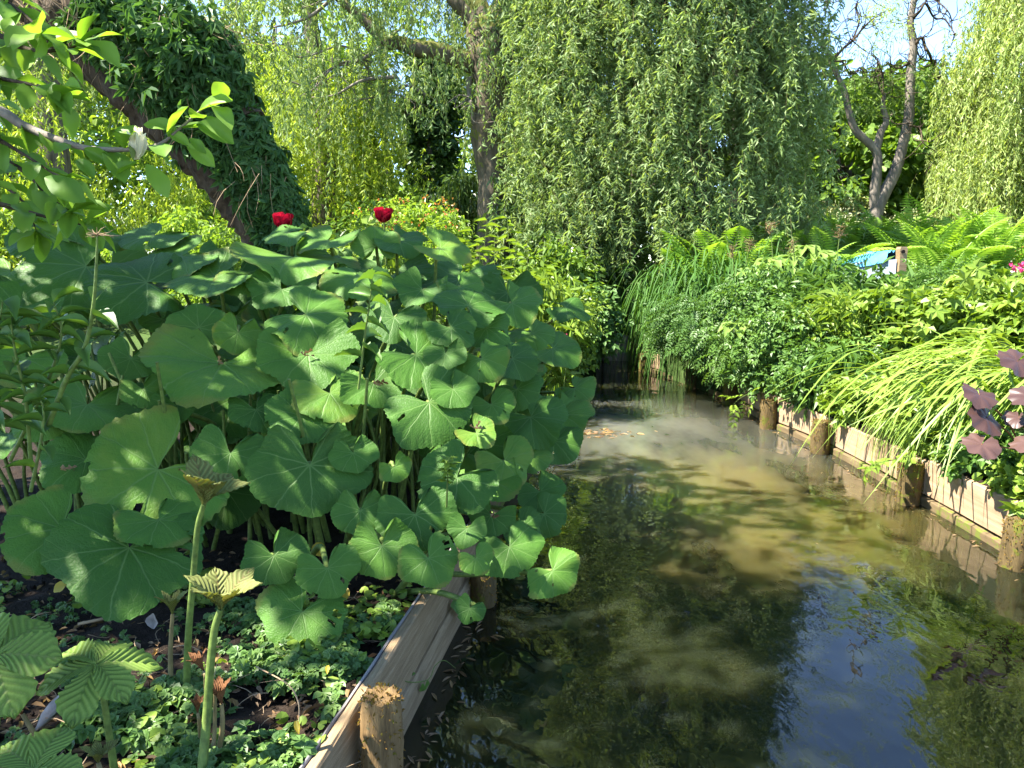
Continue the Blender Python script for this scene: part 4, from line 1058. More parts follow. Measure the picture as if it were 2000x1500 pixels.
# ================================================================== strap leaved clumps
def strap(L, h, droop, w, n=12):
    t = np.linspace(0, 1, n); y = L * (t * .85 + .15 * t * t); z = h * 4 * t * (1 - t) * .75 + h * .55 * t - droop * t ** 2.5
    wd_ = w * np.interp(t, [0, .1, .5, .85, 1], [.7, .9, 1, .6, .03]); V = []
    for a, b_, c_ in zip(y, z, wd_): V += [(-c_, a, b_ + .35 * c_), (0, a, b_), (c_, a, b_ + .35 * c_)]
    F = [[3 * q + e, 3 * q + e + 1, 3 * q + 4 + e, 3 * q + 3 + e] for q in range(n - 1) for e in (0, 1)]
    return np.array(V), np.array(F)
SB = []
for q in range(5):
    mb = MB(); mb.add(*strap(1, [.30, .38, .22, .42, .30][q], [.30, .5, .25, .62, .15][q], .011)); SB.append(mb.mesh('strap_leaf', M['blade_lime'], True))
def daylily(label, x, y, n, yaw0, spread, Ls, zz=None):
    z = float(GZ(x, y)); t = thing('daylily_clump', label, 'plant', (x, y, z), 'daylily clumps on the right bank')
    for q in range(n):
        f = yaw0 + rng.normal() * spread; px_, py_ = x + rng.normal() * .22, y + rng.normal() * .22
        Mx = Matrix.Translation((px_, py_, z + .12 + .1 * rng.random())) @ Matrix.Rotation(f, 4, 'Z') @ Matrix.Rotation(R(rng.uniform(2, 26)), 4, 'X') @ Matrix.Rotation(rng.normal() * .2, 4, 'Y')
        link('leaf', SB[rng.integers(5)], t, Mx @ Matrix.Diagonal((1.0, 1, 1, 1)) @ Matrix.Scale(rng.uniform(*Ls), 4))
daylily('large lime green daylily clump with leaves swept towards the water above the mossy posts', 3.25, 4.75, 170, R(108), .34, (.75, 1.1))
daylily('daylily clump behind the largest one, leaves arching left over leafy herbs', 3.75, 5.7, 90, R(100), .5, (.6, .95))
daylily('daylily clump at the right edge behind the purple leaves', 3.85, 4.7, 80, R(105), .6, (.6, .95))
def sedge(label, x, y, n, L, mat, yaw=None, sp=3.2, name='sedge_clump', r=.28, w=.009):
    z = float(GZ(x, y)); t = thing(name, label, 'plant', (x, y, z))
    mb = MB()
    for q in range(n):
        f = rng.uniform(-math.pi, math.pi) if yaw is None else yaw + rng.normal() * sp
        l = L * rng.uniform(.65, 1.1); tv, tf = strap(l * rng.uniform(.35, .8), l * rng.uniform(.5, .8), l * rng.uniform(.45, 1.2), w, 9)
        Rz = np.array(Matrix.Rotation(f, 3, 'Z')); mb.add(tv @ Rz.T + [x + rng.normal() * r, y + rng.normal() * r, z], tf, rng.random())
    tag(part('blades', mb, mat, t, True), kind='stuff'); return t
sedge('dark arching sedge hanging over the water at the far end of the boards', 2.25, 10.1, 320, 1.25, M['blade_dark'], w=.0085)
sedge('tall dark sedge clump between the far post and the ferns', 2.85, 9.4, 420, 1.5, M['blade_dark'], r=.38, w=.0085)
sedge('dark sedge clump standing against the foot of the curtain willow', 2.5, 9.9, 340, 1.6, M['blade_dark'], w=.0085)
sedge('finer mid green grass left of the dark sedges', 1.75, 11.9, 240, 1.1, M['bank'], w=.006)
sedge('small grass tuft on the plank top above a mossy post', 2.62, 5.7, 90, .32, M['bank_lime'], r=.08, w=.003, name='grass_tuft')
sedge('grass tuft hanging down the plank in front of the daylilies', 2.6, 5.0, 80, .36, M['bank_lime'], R(90), .5, r=.07, w=.003, name='grass_tuft')
sedge('wisps of grass beside the second mossy post from the right', 2.6, 4.62, 50, .34, M['bank_lime'], R(85), .5, r=.05, w=.0025, name='grass_tuft')
sedge('upright iris leaves at the right edge below the pink flowers', 4.6, 6.9, 26, .75, M['bank'], r=.1, w=.014, name='iris_clump')

# ================================================================== leafy plants of the right bank
def herb(label, px, Y, h, r, K, per, size, mat, tpl, asp, **kw):
    a = at(px, 600, Y); return shrub(label, a[0], Y, h, r, K, per, size, mat, tpl, asp, name=kw.pop('name', 'leafy_plant'), cat='plant', **kw)
herb('blue green pinnate leaved plant overhanging the water beside the far post', 1345, 8.6, .66, .42, 60, 22, .15, M['bank_dark'], PIN, .8, crad=.16, droop=.5)
herb('pinnate leaved plant drooping over the boards left of the broad leaved herb', 1415, 7.9, .78, .45, 60, 22, .15, M['bank_dark'], PIN, .8, crad=.16, droop=.5)
herb('paler pinnate plant hanging low over the boards', 1470, 7.15, .55, .34, 50, 20, .13, M['bank'], PIN, .8, crad=.14, droop=.5)
herb('broad leaved herb behind the pinnate plants', 1475, 7.7, 1.0, .42, 50, 26, .13, M['bank'], PIN3, .9, crad=.16)
herb('small leaved bushy herb in front of the tall narrow leaved plants', 1530, 6.9, .75, .36, 50, 26, .11, M['bank'], PIN3, .9, crad=.15)
herb('tall willow herb with narrow leaves left of the boat', 1590, 7.9, .98, .5, 80, 34, .14, M['bank'], TLONG, .2, crad=.2, droop=.1, stems=40)
herb('mass of narrow leaved stems below the boat', 1695, 7.8, .88, .55, 90, 34, .14, M['bank'], TLONG, .2, crad=.2, droop=.1, stems=40)
herb('lime narrow leaved herb in the middle of the bank', 1640, 6.9, .92, .42, 60, 34, .12, M['bank_lime'], TLONG, .22, crad=.18, droop=.1, stems=30)
herb('low rosette of narrow leaves in front of the daylilies', 1640, 6.2, .45, .3, 40, 24, .12, M['bank'], TLONG, .22, crad=.14)
herb('low leafy plant on the edge above the third post', 1600, 6.35, .38, .28, 36, 22, .10, M['bank'], PIN3, .9, crad=.12)
herb('grey green pinnate shrub right of the boat', 1830, 8.3, .85, .5, 60, 24, .15, M['bank'], PIN, .8, crad=.18)
herb('blue grey low plant in front of the ferns', 1870, 9.0, .70, .7, 60, 22, .14, M['bank_dark'], PIN, .7, crad=.18)
herb('bright lime leafy plant behind the daylilies', 1790, 6.6, .80, .5, 70, 26, .12, M['bank_lime'], LOBED, .9, crad=.18)
herb('lime lobed leaves at the right edge below the pink flowers', 1925, 6.9, .92, .5, 70, 26, .12, M['bank_lime'], LOBED, .9, crad=.18)
herb('lime plant right of the iris leaves', 1990, 6.1, .75, .45, 60, 26, .12, M['bank_lime'], LOBED, .9, crad=.18)
herb('mid green leafy mound between lime plant and narrow leaved herbs', 1730, 6.5, .60, .4, 50, 26, .11, M['bank'], PIN3, .9, crad=.16)
herb('light leafy plant under the daylily leaves', 1730, 5.7, .26, .36, 44, 26, .085, M['bank_lime'], LOBED, .9, crad=.13)
herb('lobed leaves on the bank edge between the mossy posts', 1900, 4.65, .22, .28, 40, 20, .075, M['bank_lime'], LOBED, .9, crad=.11)
herb('leafy patch on the bank edge left of the purple leaves', 1985, 4.2, .20, .26, 40, 20, .07, M['bank'], LOBED, .9, crad=.11)
herb('small round leaved patch on the bank edge at the right', 2090, 3.75, .16, .24, 36, 22, .05, M['bank_lime'], ROUND, .9, crad=.10)
# the ground between them
mb = MB(); n = 15000
X = rng.uniform(2.6, 8.5, n); Yy = rng.uniform(3.3, 12.5, n); ok = X > XR(Yy) + .13; X, Yy = X[ok], Yy[ok]; n = len(X)
hm = np.clip((Yy - 4.2) * .14, .03, .55) * np.clip((X - XR(Yy)) * 1.4, .15, 1)
Z = GZ(X, Yy) + hm * rng.random(n) ** .7
D = np.stack([rng.normal(size=n), rng.normal(size=n), .35 * rng.normal(size=n)], 1)
l = np.interp(Yy, [3.3, 12], [.05, .12]) * rng.uniform(.6, 1.3, n)
scatter(mb, PIN3, np.stack([X, Yy, Z], 1), frames(D, V3(0, 0, 1) + .35 * rng.normal(size=(n, 3))), l * .9, l)
tag(part('bank_undergrowth', mb, M['bank']), 'low mixed green undergrowth filling the right bank between the larger plants', 'undergrowth', kind='stuff')
mb = MB(); n = 5200
s_ = rng.random(n); Yy = 3.3 + 3.6 * s_; X = XR(Yy) + .13 + rng.random(n) ** 1.6 * .75
Z = GZ(X, Yy) + .01 + .07 * rng.random(n)
l = rng.uniform(.018, .04, n); scatter(mb, ROUND, np.stack([X, Yy, Z], 1), frames(rng.normal(size=(n, 3)) * [1, 1, .3], V3(-.2, -.2, 1) + .35 * rng.normal(size=(n, 3))), l, l)
tag(part('ground_cover', mb, M['bank_lime']), 'small round leaves carpeting the soil along the right bank planks', 'ground cover', kind='stuff')

# broad palmate leaves among the bank herbs
PALMB = []
for q in range(2):
    mb = MB(); mb.add(*compose([((0, 0, 0), (math.sin(a), math.cos(a), -.2), (0, 0, 1), .42, 1 - .2 * abs(a)) for a in np.linspace(-1.9, 1.9, 7)], grid_leaf([.03, .2, .42, .5, .3, .02], 1, .2, .25)))
    PALMB.append(mb.mesh('palmate_leaf', M['rodgersia'], True))
for lab, pts, Y in (('broad palmate leaved plant rising over the sedges', [(1500, 505), (1470, 525), (1535, 520)], 8.6), ('broad palmate leaves standing high left of the boat', [(1572, 480), (1545, 500), (1600, 492)], 8.9),
                    ('single large palmate leaf among the herbs above the pinnate plants', [(1440, 632), (1475, 655)], 7.2)):
    b0 = at(pts[0][0], 640, Y); b0[2] = float(GZ(b0[0], Y)); t = thing('rodgersia_plant', lab, 'plant', b0)
    for (a, b_) in pts:
        P = at(a, b_, Y - .15 * rng.random()); o_ = link('leaf', PALMB[rng.integers(2)], t, mat4(frames(np.array([unit(V3(rng.normal() * .5, -1, -.1))]), V3(0, -.35, 1))[0], P, .27))
        mb = MB(); limb(mb, [b0, (b0 + P) / 2 + [0, .05, .05], P], [.009, .006], 6); part('stalk', mb, M['stem'], o_, True)

# purple leaved ligularia
lg = thing('ligularia_plant', 'plant with large dusky purple leaves hanging over the right bank', 'plant', gp(1990, 930, .27))
def lig(sd):
    r_ = np.random.default_rng(sd); na, nk = 60, 5; th = np.linspace(-3.0, 3.0, na); V = [(0, 0, 0)]
    out = (1 - .12 * np.abs(th / 2.75) ** 3) * (1 + .05 * np.sin(th * 9) + .05 * np.sin(th * 2 + r_.random() * 6) + .03 * r_.normal(size=na)); ph = r_.random(3) * 6
    for k in range(1, nk + 1):
        t_ = k / nk; V += list(zip(out * t_ * np.sin(th), out * t_ * np.cos(th), .16 * t_ - .22 * t_ ** 2 + .13 * t_ ** 2 * np.sin(th * 2 + ph[0]) + .06 * t_ ** 2 * np.sin(th * 7 + ph[1])))
    F = [[1 + (k - 1) * na + a + 1, 1 + (k - 1) * na + a, 1 + k * na + a, 1 + k * na + a + 1] for k in range(1, nk) for a in range(na - 1)]
    mb = MB(); mb.add(V, F); mb.f.append(np.array([[0, 1 + a, 2 + a] for a in range(na - 1)])); return mb.mesh('ligularia_leaf', M['purple'], True)
LG = [lig(1), lig(2), lig(3)]
for (a, b_, s, Y, tl) in ((1890, 770, .115, 3.9, 40), (1905, 815, .125, 3.85, 45), (1895, 868, .115, 3.75, 38), (1965, 705, .13, 4.1, 20), (1990, 775, .12, 3.8, 40), (1985, 865, .10, 3.7, 50), (2030, 820, .12, 3.75, 40), (1968, 815, .09, 3.9, 55)):
    P = at(a + 22, b_, Y); f = R(tl); n_ = V3(-.2 + rng.normal() * .3, -.75 + rng.normal() * .2, .65)
    T = unit(V3(-.7 + rng.normal() * .4, -.7, -.4)); n_ = unit(n_ - T * np.dot(n_, T))
    o_ = link('leaf', LG[rng.integers(3)], lg, mat4(np.stack([np.cross(T, n_), T, n_], 1), P, s * .84))
    b0 = gp(1990, 930, .27) + rng.normal(size=3) * [.05, .05, 0]; mb = MB(); limb(mb, [b0, (b0 + P) / 2 + V3(.03, 0, .05), P], [.006, .004], 6); part('stalk', mb, M['bud'], o_, True)

# ================================================================== ground cover and litter, left foreground
def bed_points(n, box, zlo=0.0):
    px, py = rng.uniform(box[0], box[2], n), rng.uniform(box[1], box[3], n)
    P = np.array([gp(a, b, .24) for a, b in zip(px, py)])
    ok = P[:, 0] < fl(P[:, 1]) - .02
    P = P[ok]; P[:, 2] = GZ(P[:, 0], P[:, 1]) + zlo
    return P
def patchy(P, scale, thr, ph):
    f = np.sin(P[:, 0] * scale + ph) * np.sin(P[:, 1] * scale * 1.2 + ph * 2) + .5 * np.sin(P[:, 0] * scale * 2.3 - ph) * np.sin(P[:, 1] * scale * 2.9 + ph)
    return P[f + rng.normal(size=len(P)) * .25 > thr]
LOB3 = palmate(5, R(100), .66, T8, -.05)
mb = MB(); mbs = MB()
for box, n, thr, zz, sz in (((120, 1290, 680, 1560), 1300, .05, .045, (.018, .048)), ((420, 1180, 780, 1330), 900, .0, .035, (.016, .042)), ((-60, 1130, 420, 1260), 500, .1, .02, (.014, .026)), ((-60, 1400, 250, 1560), 260, .2, .03, (.014, .026))):
    P = patchy(bed_points(n, box), 9, thr, 1.3)
    P0 = P.copy(); P[:, 2] += zz * rng.uniform(.2, 1.5, len(P)); k = len(P); l = rng.uniform(*sz, k)
    scatter(mb, LOB3, P, frames(rng.normal(size=(k, 3)) * [1, 1, .25], V3(0, -.35, 1) + .3 * rng.normal(size=(k, 3))), l * .9, l)
    thin(mbs, P0 + rng.normal(size=P0.shape) * [.012, .012, 0], P, .0012, 3, .1)
tag(part('ground_cover', mb, M['cover']), 'low carpet of small lobed green leaves over the dark soil in the left foreground', 'ground cover', kind='stuff')
tag(part('ground_cover_stalks', mbs, M['stem']), 'fine pale stalks of the low leaves in the left foreground', 'ground cover', kind='stuff')
mb = MB()
for box, n, thr in (((560, 1160, 830, 1300), 420, -.3), ((-40, 1110, 420, 1190), 240, .1), ((250, 1300, 660, 1520), 260, .1)):
    P = patchy(bed_points(n, box, .01), 7, thr, .4); P[:, 2] += .05 * rng.random(len(P)); k = len(P); l = rng.uniform(.022, .042, k)
    scatter(mb, ROUND, P, frames(rng.normal(size=(k, 3)) * [1, 1, .35], V3(0, -.4, 1) + .35 * rng.normal(size=(k, 3))), l, l)
tag(part('round_leaf_patch', mb, M['bank_lime']), 'patch of light green round leaves against the old plank on the left', 'ground cover', kind='stuff')
mb = MB(); P = bed_points(1500, (-150, 1080, 820, 1560), .006); P[:, 2] += .012 * rng.random(len(P)); k = len(P); l = rng.uniform(.014, .05, k)
scatter(mb, T8, P, frames(rng.normal(size=(k, 3)) * [1, 1, .15], V3(0, 0, 1) + .5 * rng.normal(size=(k, 3))), l * .35, l, l * 1.2)
tag(part('leaf_litter', mb, M['litter']), 'brown dead leaves and scraps littering the dark soil', 'leaf litter', kind='stuff')
mb = MB(); P = bed_points(220, (-100, 1150, 780, 1540), .01); d = rng.normal(size=P.shape) * [1, 1, .12]; thin(mb, P, P + unit(d) * rng.uniform(.05, .2, len(P))[:, None], .0018, 5, .15)
tag(part('twig_litter', mb, M['dry']), 'thin dry twigs and stalks lying on the soil', 'leaf litter', kind='stuff')
mb = MB(); n = 2500; P = bed_points(n, (-200, 1080, 830, 1600), .0); k = len(P)
oct_ = (V3([1, 0, 0], [-1, 0, 0], [0, 1, 0], [0, -1, 0], [0, 0, 1], [0, 0, -1]), np.array([[0, 2, 4], [2, 1, 4], [1, 3, 4], [3, 0, 4], [2, 0, 5], [1, 2, 5], [3, 1, 5], [0, 3, 5]]))
l = .004 + .012 * rng.random(k) ** 3; scatter(mb, oct_, P, frames(rng.normal(size=(k, 3)), rng.normal(size=(k, 3))), l, l * 1.3, l * .8)
tag(part('soil_crumbs', mb, M['soil']), 'crumbs of dark garden soil in the left foreground', 'soil', kind='stuff')
st = thing('dry_stick', 'straight pale dry stick lying on the soil behind the open ribbed leaf', 'stick', gp(225, 1202, .25))
mb = MB(); limb(mb, [gp(152, 1219, .255), gp(225, 1203, .262), gp(295, 1183, .258)], [.0055, .005, .0035], 6); part('shaft', mb, M['dry'], st, True)
tag(part('curled_stalk', (lambda q: (limb(q, [gp(500, 1302, .27), gp(560, 1335, .30), gp(582, 1370, .30), gp(584, 1410, .26)], [.0022, .002, .0015], 5), q)[1])(MB()), M['dry'], None, True), 'thin pale arched stalk over the ground leaves near the plank', 'stalk')
gl = thing('dead_leaf', 'curled grey dead leaf standing beside the closed olive bud', 'leaf', gp(300, 1225, .25))
tv, tf = grid_leaf([.05, .25, .4, .3, .04], 2, .5, -.3, .1); mb = MB(); mb.add(tv * .055 @ frames(np.array([V3(.1, .2, 1)]), V3(0, -1, 0))[0].T + gp(300, 1228, .25), tf); part('blade', mb, plain('grey_leaf', (.32, .29, .27), .8, .2, .4, 40), gl, True)
g2 = thing('dead_leaf', 'twisted grey strip of dead leaf on the soil under the brown bent shoot', 'leaf', gp(80, 1410, .25))
mb = MB(); mb.add((tv * [.05, .12, .10]) @ frames(np.array([V3(.4, .9, .1)]), V3(0, 0, 1))[0].T + gp(70, 1430, .25), tf); part('blade', mb, bpy.data.materials['grey_leaf'], g2, True)
RND = grid_leaf([.18, .46, .54, .50, .34, .08], 2, .12, .15, .04)
mb = MB(); mb.add(*RND); YM = mb.mesh('yellow_leaf_blade', M['yellow_leaf'], True)
for lab, px, py, s, zz, tl in (('round yellow leaf hanging in the shade under the notched butterbur leaf', 615, 1062, .055, .42, 70), ('yellow leaf with dark specks lying behind the low torn butterbur leaf', 676, 1147, .055, .33, 50), ('crumpled yellow leaf left of the tallest ribbed shoot', 318, 1148, .06, .32, 30),
                               ('small yellow leaf under the edge of the biggest low butterbur leaf', 128, 1140, .045, .3, 40), ('orange yellow leaf scrap at the foot of the old plank', 640, 1300, .03, .27, 15), ('narrow yellow leaf on the ground near the lower end of the plank', 578, 1408, .035, .28, 30)):
    P = gp(px, py, zz); f = R(tl); t = thing('yellow_leaf', lab, 'leaf', P, 'fallen yellow leaves in the shade')
    D = unit(V3(rng.normal() * .6, -math.cos(f), -math.sin(f))); link('blade', YM, t, mat4(frames(np.array([D]), V3(0, -math.sin(f), math.cos(f)))[0] * np.array([.9 if s > .04 else .4, 1, 1]), P, s))

# dry scraps lying in the hearts of the big leaves
SCR = grid_leaf([.1, .3, .2, .35, .05], 1, .5, -.2, .2)
for k, (px, py, what) in enumerate(((436, 712, 'the wide winged leaf in the middle'), (605, 694, 'the leaf right of the wide winged one'), (136, 916, 'the dark leaf at the left'), (745, 752, 'the cupped leaf at the centre'), (1055, 835, 'the leaf over the water'), (925, 838, 'the small leaf above the water edge'), (962, 1011, 'the round leaf at the water edge'))):
    P = at(px, py, depth_of(px, py) - .03); t = thing('withered_catkin', 'orange brown dry scrap lying on ' + what, 'plant debris', P, 'dry scraps lying on butterbur leaves')
    mb = MB()
    for _ in range(4):
        d = rng.normal(size=3) * [1, .6, .25]; s = rng.uniform(.018, .04)
        mb.add((SCR[0] * [s * .3, s, s]) @ frames(np.array([unit(d)]), V3(0, -.4, 1))[0].T + P + rng.normal(size=3) * [.01, .008, .003], SCR[1], rng.random())
    part('scrap', mb, M['litter'], t)

# ================================================================== plants around the butterbur
def stem_plant(label, pts, r, tpl, size, asp, n, mat, droop=.2, name='tall_stem_plant', t0=.15, smat='stem', upl=.5, t1=1.0):
    t = thing(name, label, 'plant', pts[0]); Q = spline(pts, 8); mb = MB(); tube(mb, Q, lin([r, r * .7, r * .3], len(Q)), 6); part('stem', mb, M[smat], t, True)
    me = MB(); me.add(*tpl); md = me.mesh('leaf_blade', mat, True)
    for q in range(n):
        f = (t0 + (t1 - t0) * q / max(n - 1, 1)) * (len(Q) - 1); i_ = min(int(f), len(Q) - 2); P = Q[i_] + (Q[i_ + 1] - Q[i_]) * (f - i_); T = unit(Q[i_ + 1] - Q[i_])
        a = q * 2.4 + rng.normal() * .3; s = unit(np.cross(T, V3(0, 1, .1))); b_ = np.cross(T, s)
        D = unit(s * math.cos(a) + b_ * math.sin(a) + T * upl + V3(0, 0, -droop)); sc = size * rng.uniform(.75, 1.15)
        link('leaf', md, t, mat4(frames(np.array([D]), V3(0, 0, 1) + .3 * rng.normal(size=3))[0] * np.array([asp, 1, 1]), P, sc))
    return t
OV = grid_leaf([.03, .3, .48, .5, .38, .2, .02], 2, .25, .3, .02)
SER = grid_leaf([.05, .40, .36, .46, .38, .42, .30, .32, .18, .18, .02], 2, .3, .35)
tall = stem_plant('tall pale stem with a seed head rising through the leaves at the left', [at(95, 830, 2.45), at(130, 740, 2.42), at(165, 680, 2.4), at(182, 600, 2.38), at(188, 520, 2.36), at(190, 462, 2.35)], .0095, OV, .11, .42, 11, M['bank'], t0=.05, t1=.62)
mb = MB(); hp = at(190, 458, 2.35); o_ = np.repeat(hp[None], 40, 0); thin(mb, o_, o_ + rng.normal(size=(40, 3)) * [.022, .02, .008] + [0, 0, .004], .0018, 3, .1); part('seed_head', mb, M['dry'], tall)
stem_plant('leafy peony like stem left of the tall pale stem', [at(60, 900, 2.5), at(50, 780, 2.45), at(30, 690, 2.42), at(20, 620, 2.4)], .007, OV, .12, .42, 13, M['bank'])
stem_plant('bushy leafy stem at the left edge below the top butterbur leaves', [at(20, 900, 2.6), at(95, 740, 2.5), at(120, 650, 2.48), at(105, 590, 2.46)], .007, OV, .115, .42, 16, M['bank'])
stem_plant('short leafy shoot low at the left with oval leaves', [at(60, 960, 2.42), at(80, 860, 2.4), at(85, 800, 2.4), at(75, 775, 2.4)], .006, OV, .095, .5, 8, M['bank'])
stem_plant('leafy shoot at the extreme left edge halfway up', [at(-40, 900, 2.5), at(-15, 760, 2.45), at(-5, 660, 2.44), at(5, 590, 2.42)], .007, OV, .12, .42, 15, M['bank'])
stem_plant('stinging nettle with toothed leaves standing up among the butterbur', [at(700, 760, 2.75), at(712, 660, 2.72), at(722, 590, 2.7), at(728, 535, 2.7)], .005, SER, .10, .52, 13, M['bank'], .35, 'nettle', .2)
stem_plant('small shoot of lobed mallow leaves in front of the lower right butterbur leaves', [at(872, 990, 2.5), at(874, 940, 2.46), at(876, 895, 2.44)], .004, LOBED, .045, .9, 7, M['bank_lime'], .2, 'mallow_shoot', .5)
# peonies with red flowers
PET = grid_leaf([.12, .40, .52, .56, .5, .3, .1], 2, .35, -.35, .06)
mb = MB(); mb.add(*PET); PM = mb.mesh('red_petal', M['red'], True)
for lab, px, py, Y in (('red peony flower beside the foot of the leaning trunk', 556, 446, 4.7), ('red peony flower half hidden right of the pale divided leaves', 750, 434, 5.0)):
    P = at(px, py, Y); t = thing('peony', lab, 'flower', V3(P[0] - .05, P[1] + .1, .3)); mb = MB(); limb(mb, [(P[0] - .05, P[1] + .1, .3), (P[0], P[1] + .03, P[2] - .3), tuple(P)], [.007, .005], 6); part('stem', mb, M['stem'], t, True)
    for q in range(11):
        f = q * 2.4; e = .35 + .55 * (q / 11) if q > 3 else .3; o_ = V3(math.cos(f), math.sin(f), 0)
        D = unit(o_ * math.cos(e * 1.5) + V3(.1, -.75, .15 + .8 * math.sin(e * 1.5))); link('petal', PM, t, mat4(frames(np.array([D]), -o_ + V3(0, 0, .4))[0], P + o_ * .008, .10 - .002 * q))
herbs2 = [('pale green divided peony leaves catching the sun behind the butterbur', 622, 5.0, 1.42, .30, M['bank_lime'], PIN3, .17), ('yellow green divided peony leaves right of the pale ones', 690, 5.1, 1.46, .26, M['bank_lime'], PIN3, .17)]
for lab, px, Y, h, r, mt, tp_, sz in herbs2:
    a = at(px, 500, Y); shrub(lab, a[0], Y, h, r, 34, 10, sz, mt, tp_, .9, .12, .2, name='peony_leaves', cat='plant')
# sunny plants beyond the clump
for k, (px, Y, top) in enumerate(((955, 8.0, 430), (990, 8.4, 425), (925, 8.6, 450), (1010, 7.9, 470), (905, 8.1, 470), (970, 9.0, 440), (940, 7.6, 480), (1035, 8.3, 480), (880, 9.2, 440), (860, 8.4, 470))):
    b0 = at(px - 4, 640, Y); b0[2] = .25
    stem_plant('slender upright stem with whorled narrow leaves in sun, ' + ('tallest, against the trunk foot', 'just right of the trunk foot', 'left of the trunk foot', 'low at the right of its row', 'low left of the trunk', 'further back before the trunk', 'front one before the trunk', 'rightmost of its row', 'far left back', 'leftmost of its row')[k],
               [b0, (b0 + at(px, top, Y)) / 2 + rng.normal(size=3) * [.03, .03, 0], at(px + rng.normal() * 4, top, Y)], .007, TLONG, .17, .16, 30, M['bank_lime'], .15, 'lily_stem', .3, upl=.35)
for lab, px, Y, h, r, mt, tp_, sz, asp in (('sunny azalea with orange flecks left of the forked trunk', 790, 10.0, 1.9, .8, M['broad_lime'], T8, .07, .5), ('azalea with orange tinted shoots before the forked trunk', 870, 10.5, 1.8, .7, M['broad_lime'], T8, .07, .5), ('sunlit mixed bush just behind the butterbur top', 720, 9.0, 1.75, .6, M['broad_fresh'], T8, .08, .5),
                                     ('lime sunny plants on the bank right behind the butterbur', 1040, 7.2, 1.15, .45, M['bank_lime'], TLONG, .14, .22), ('light plants on the left bank above the overhanging leaves', 1080, 8.4, .95, .40, M['bank_lime'], PIN3, .13, .9), ('dark leaved shrub dipping to the water at the far left bank', 1135, 9.6, .75, .38, M['bank_dark'], PIN3, .16, .9),
                                     ('leafy plants in sun where the stream bends', 1090, 10.6, 1.3, .5, M['broad_fresh'], T8, .12, .5), ('light green growth left of the trunk foot', 840, 11.5, 1.9, .7, M['broad_lime'], T8, .09, .5), ('bushy growth at the bend below the drooping shrub', 1160, 12.6, 1.2, .6, M['bank'], T8, .11, .4)):
    a = at(px, 560, Y); shrub(lab, a[0], Y, h, r, 60, 46 if tp_ is T8 else 26, sz, mt, tp_, asp, .2, .25, name='leafy_plant', cat='plant')
mb = MB(); C = np.array([at(rng.uniform(700, 900), rng.uniform(385, 480), rng.uniform(9, 10)) for _ in range(36)])
C2 = np.repeat(C, 6, 0) + rng.normal(size=(216, 3)) * .035; scatter(mb, T8, C2, frames(rng.normal(size=C2.shape), rng.normal(size=C2.shape)), .025, .035)
tag(part('orange_blossom', mb, M['orange']), 'scattered small orange blossoms on the sunny azaleas', 'blossom', kind='stuff')

# bindweed over the plank
bw = thing('bindweed', 'bindweed with heart shaped leaves trailing over the old plank towards the water', 'plant', gp(745, 1190, .27))
HRT = burr_mesh(40, .1, .03, .55, 0); HRT.materials.clear(); HRT.materials.append(M['bank'])
for (a, b_, c_, d_, s, z) in ((772, 1200, 790, 1238, .040, .24), (762, 1310, 752, 1330, .032, .17), (805, 1330, 815, 1352, .030, .08), (830, 1340, 832, 1360, .022, .07), (905, 1180, 912, 1215, .05, .12)):
    P = gp(a, b_, z); D = unit(gp(c_, d_, z - .04) - P); link('leaf', HRT, bw, mat4(frames(np.array([D]), V3(.4, -.5, .7))[0], P, s))
mb = MB(); limb(mb, [gp(735, 1190, .285), gp(760, 1205, .28), gp(778, 1260, .22), gp(775, 1300, .19), gp(790, 1330, .12), gp(835, 1328, .09), gp(850, 1300, .10), gp(868, 1290, .11), gp(890, 1305, .09)], [.0022, .0018, .001], 5); part('vine', mb, M['stem'], bw, True)

# ================================================================== boat, box, flowers of the right bank
bx, by = 4.95, 11.0
bt = thing('rowing_boat', 'pale boat with a brown stem post and a blue tarpaulin cover among the plants', 'boat', (4.5, 11, .8))
st0, st1 = at(1757, 560, 9.6), at(1762, 482, 9.6)
ne = 9; V = []
zg = st1[2] - .15
bow = V3(st1[0] - .03, 9.6, 0); aft = V3(st1[0] - .75, 12.9, 0); ax = unit(aft - bow); sd_ = V3(-ax[1], ax[0], 0)
for q in range(ne):
    t_ = q / (ne - 1); wd2 = .34 * math.sin(min(1, .12 + t_ * 1.15) * math.pi * .55) if q else .03; c0 = bow + ax * (3.5 * t_); zt = zg - .16 * math.sin(t_ * math.pi * .5)
    for s, zz in ((-1, 0), (-.92, -.25), (-.5, -.5), (.5, -.5), (.92, -.25), (1, 0)): V.append(c0 + sd_ * s * wd2 + V3(0, 0, zt + zz))
mb = MB(); mb.add(V, np.array([[6 * q + e, 6 * q + e + 1, 6 * q + 7 + e, 6 * q + 6 + e] for q in range(ne - 1) for e in range(5)])); part('hull', mb, plain('boat_paint', (.20, .24, .30), .7, .3, .15, 8), bt)
V = []; nx_ = 9
for q in range(17):
    t_ = .03 + .97 * q / 16; wd2 = .36 * math.sin(min(1, .12 + t_ * 1.15) * math.pi * .55); c0 = bow + ax * (3.5 * t_); zt = zg - .16 * math.sin(t_ * math.pi * .5)
    for j_ in range(nx_):
        s = -1.03 + 2.06 * j_ / (nx_ - 1); V.append(c0 + sd_ * s * wd2 + V3(0, 0, zt + .02 + .10 * (1 - s * s) + .022 * math.sin(q * 1.7 + j_) + .012 * rng.normal() - (.07 if abs(s) > 1 else 0)))
mb = MB(); mb.add(V, np.array([[nx_ * q + e, nx_ * q + e + 1, nx_ * q + nx_ + 1 + e, nx_ * q + nx_ + e] for q in range(16) for e in range(nx_ - 1)])); part('tarpaulin', mb, plain('blue_tarp', (.06, .24, .42), .5, .3, .3, 7), bt, True)
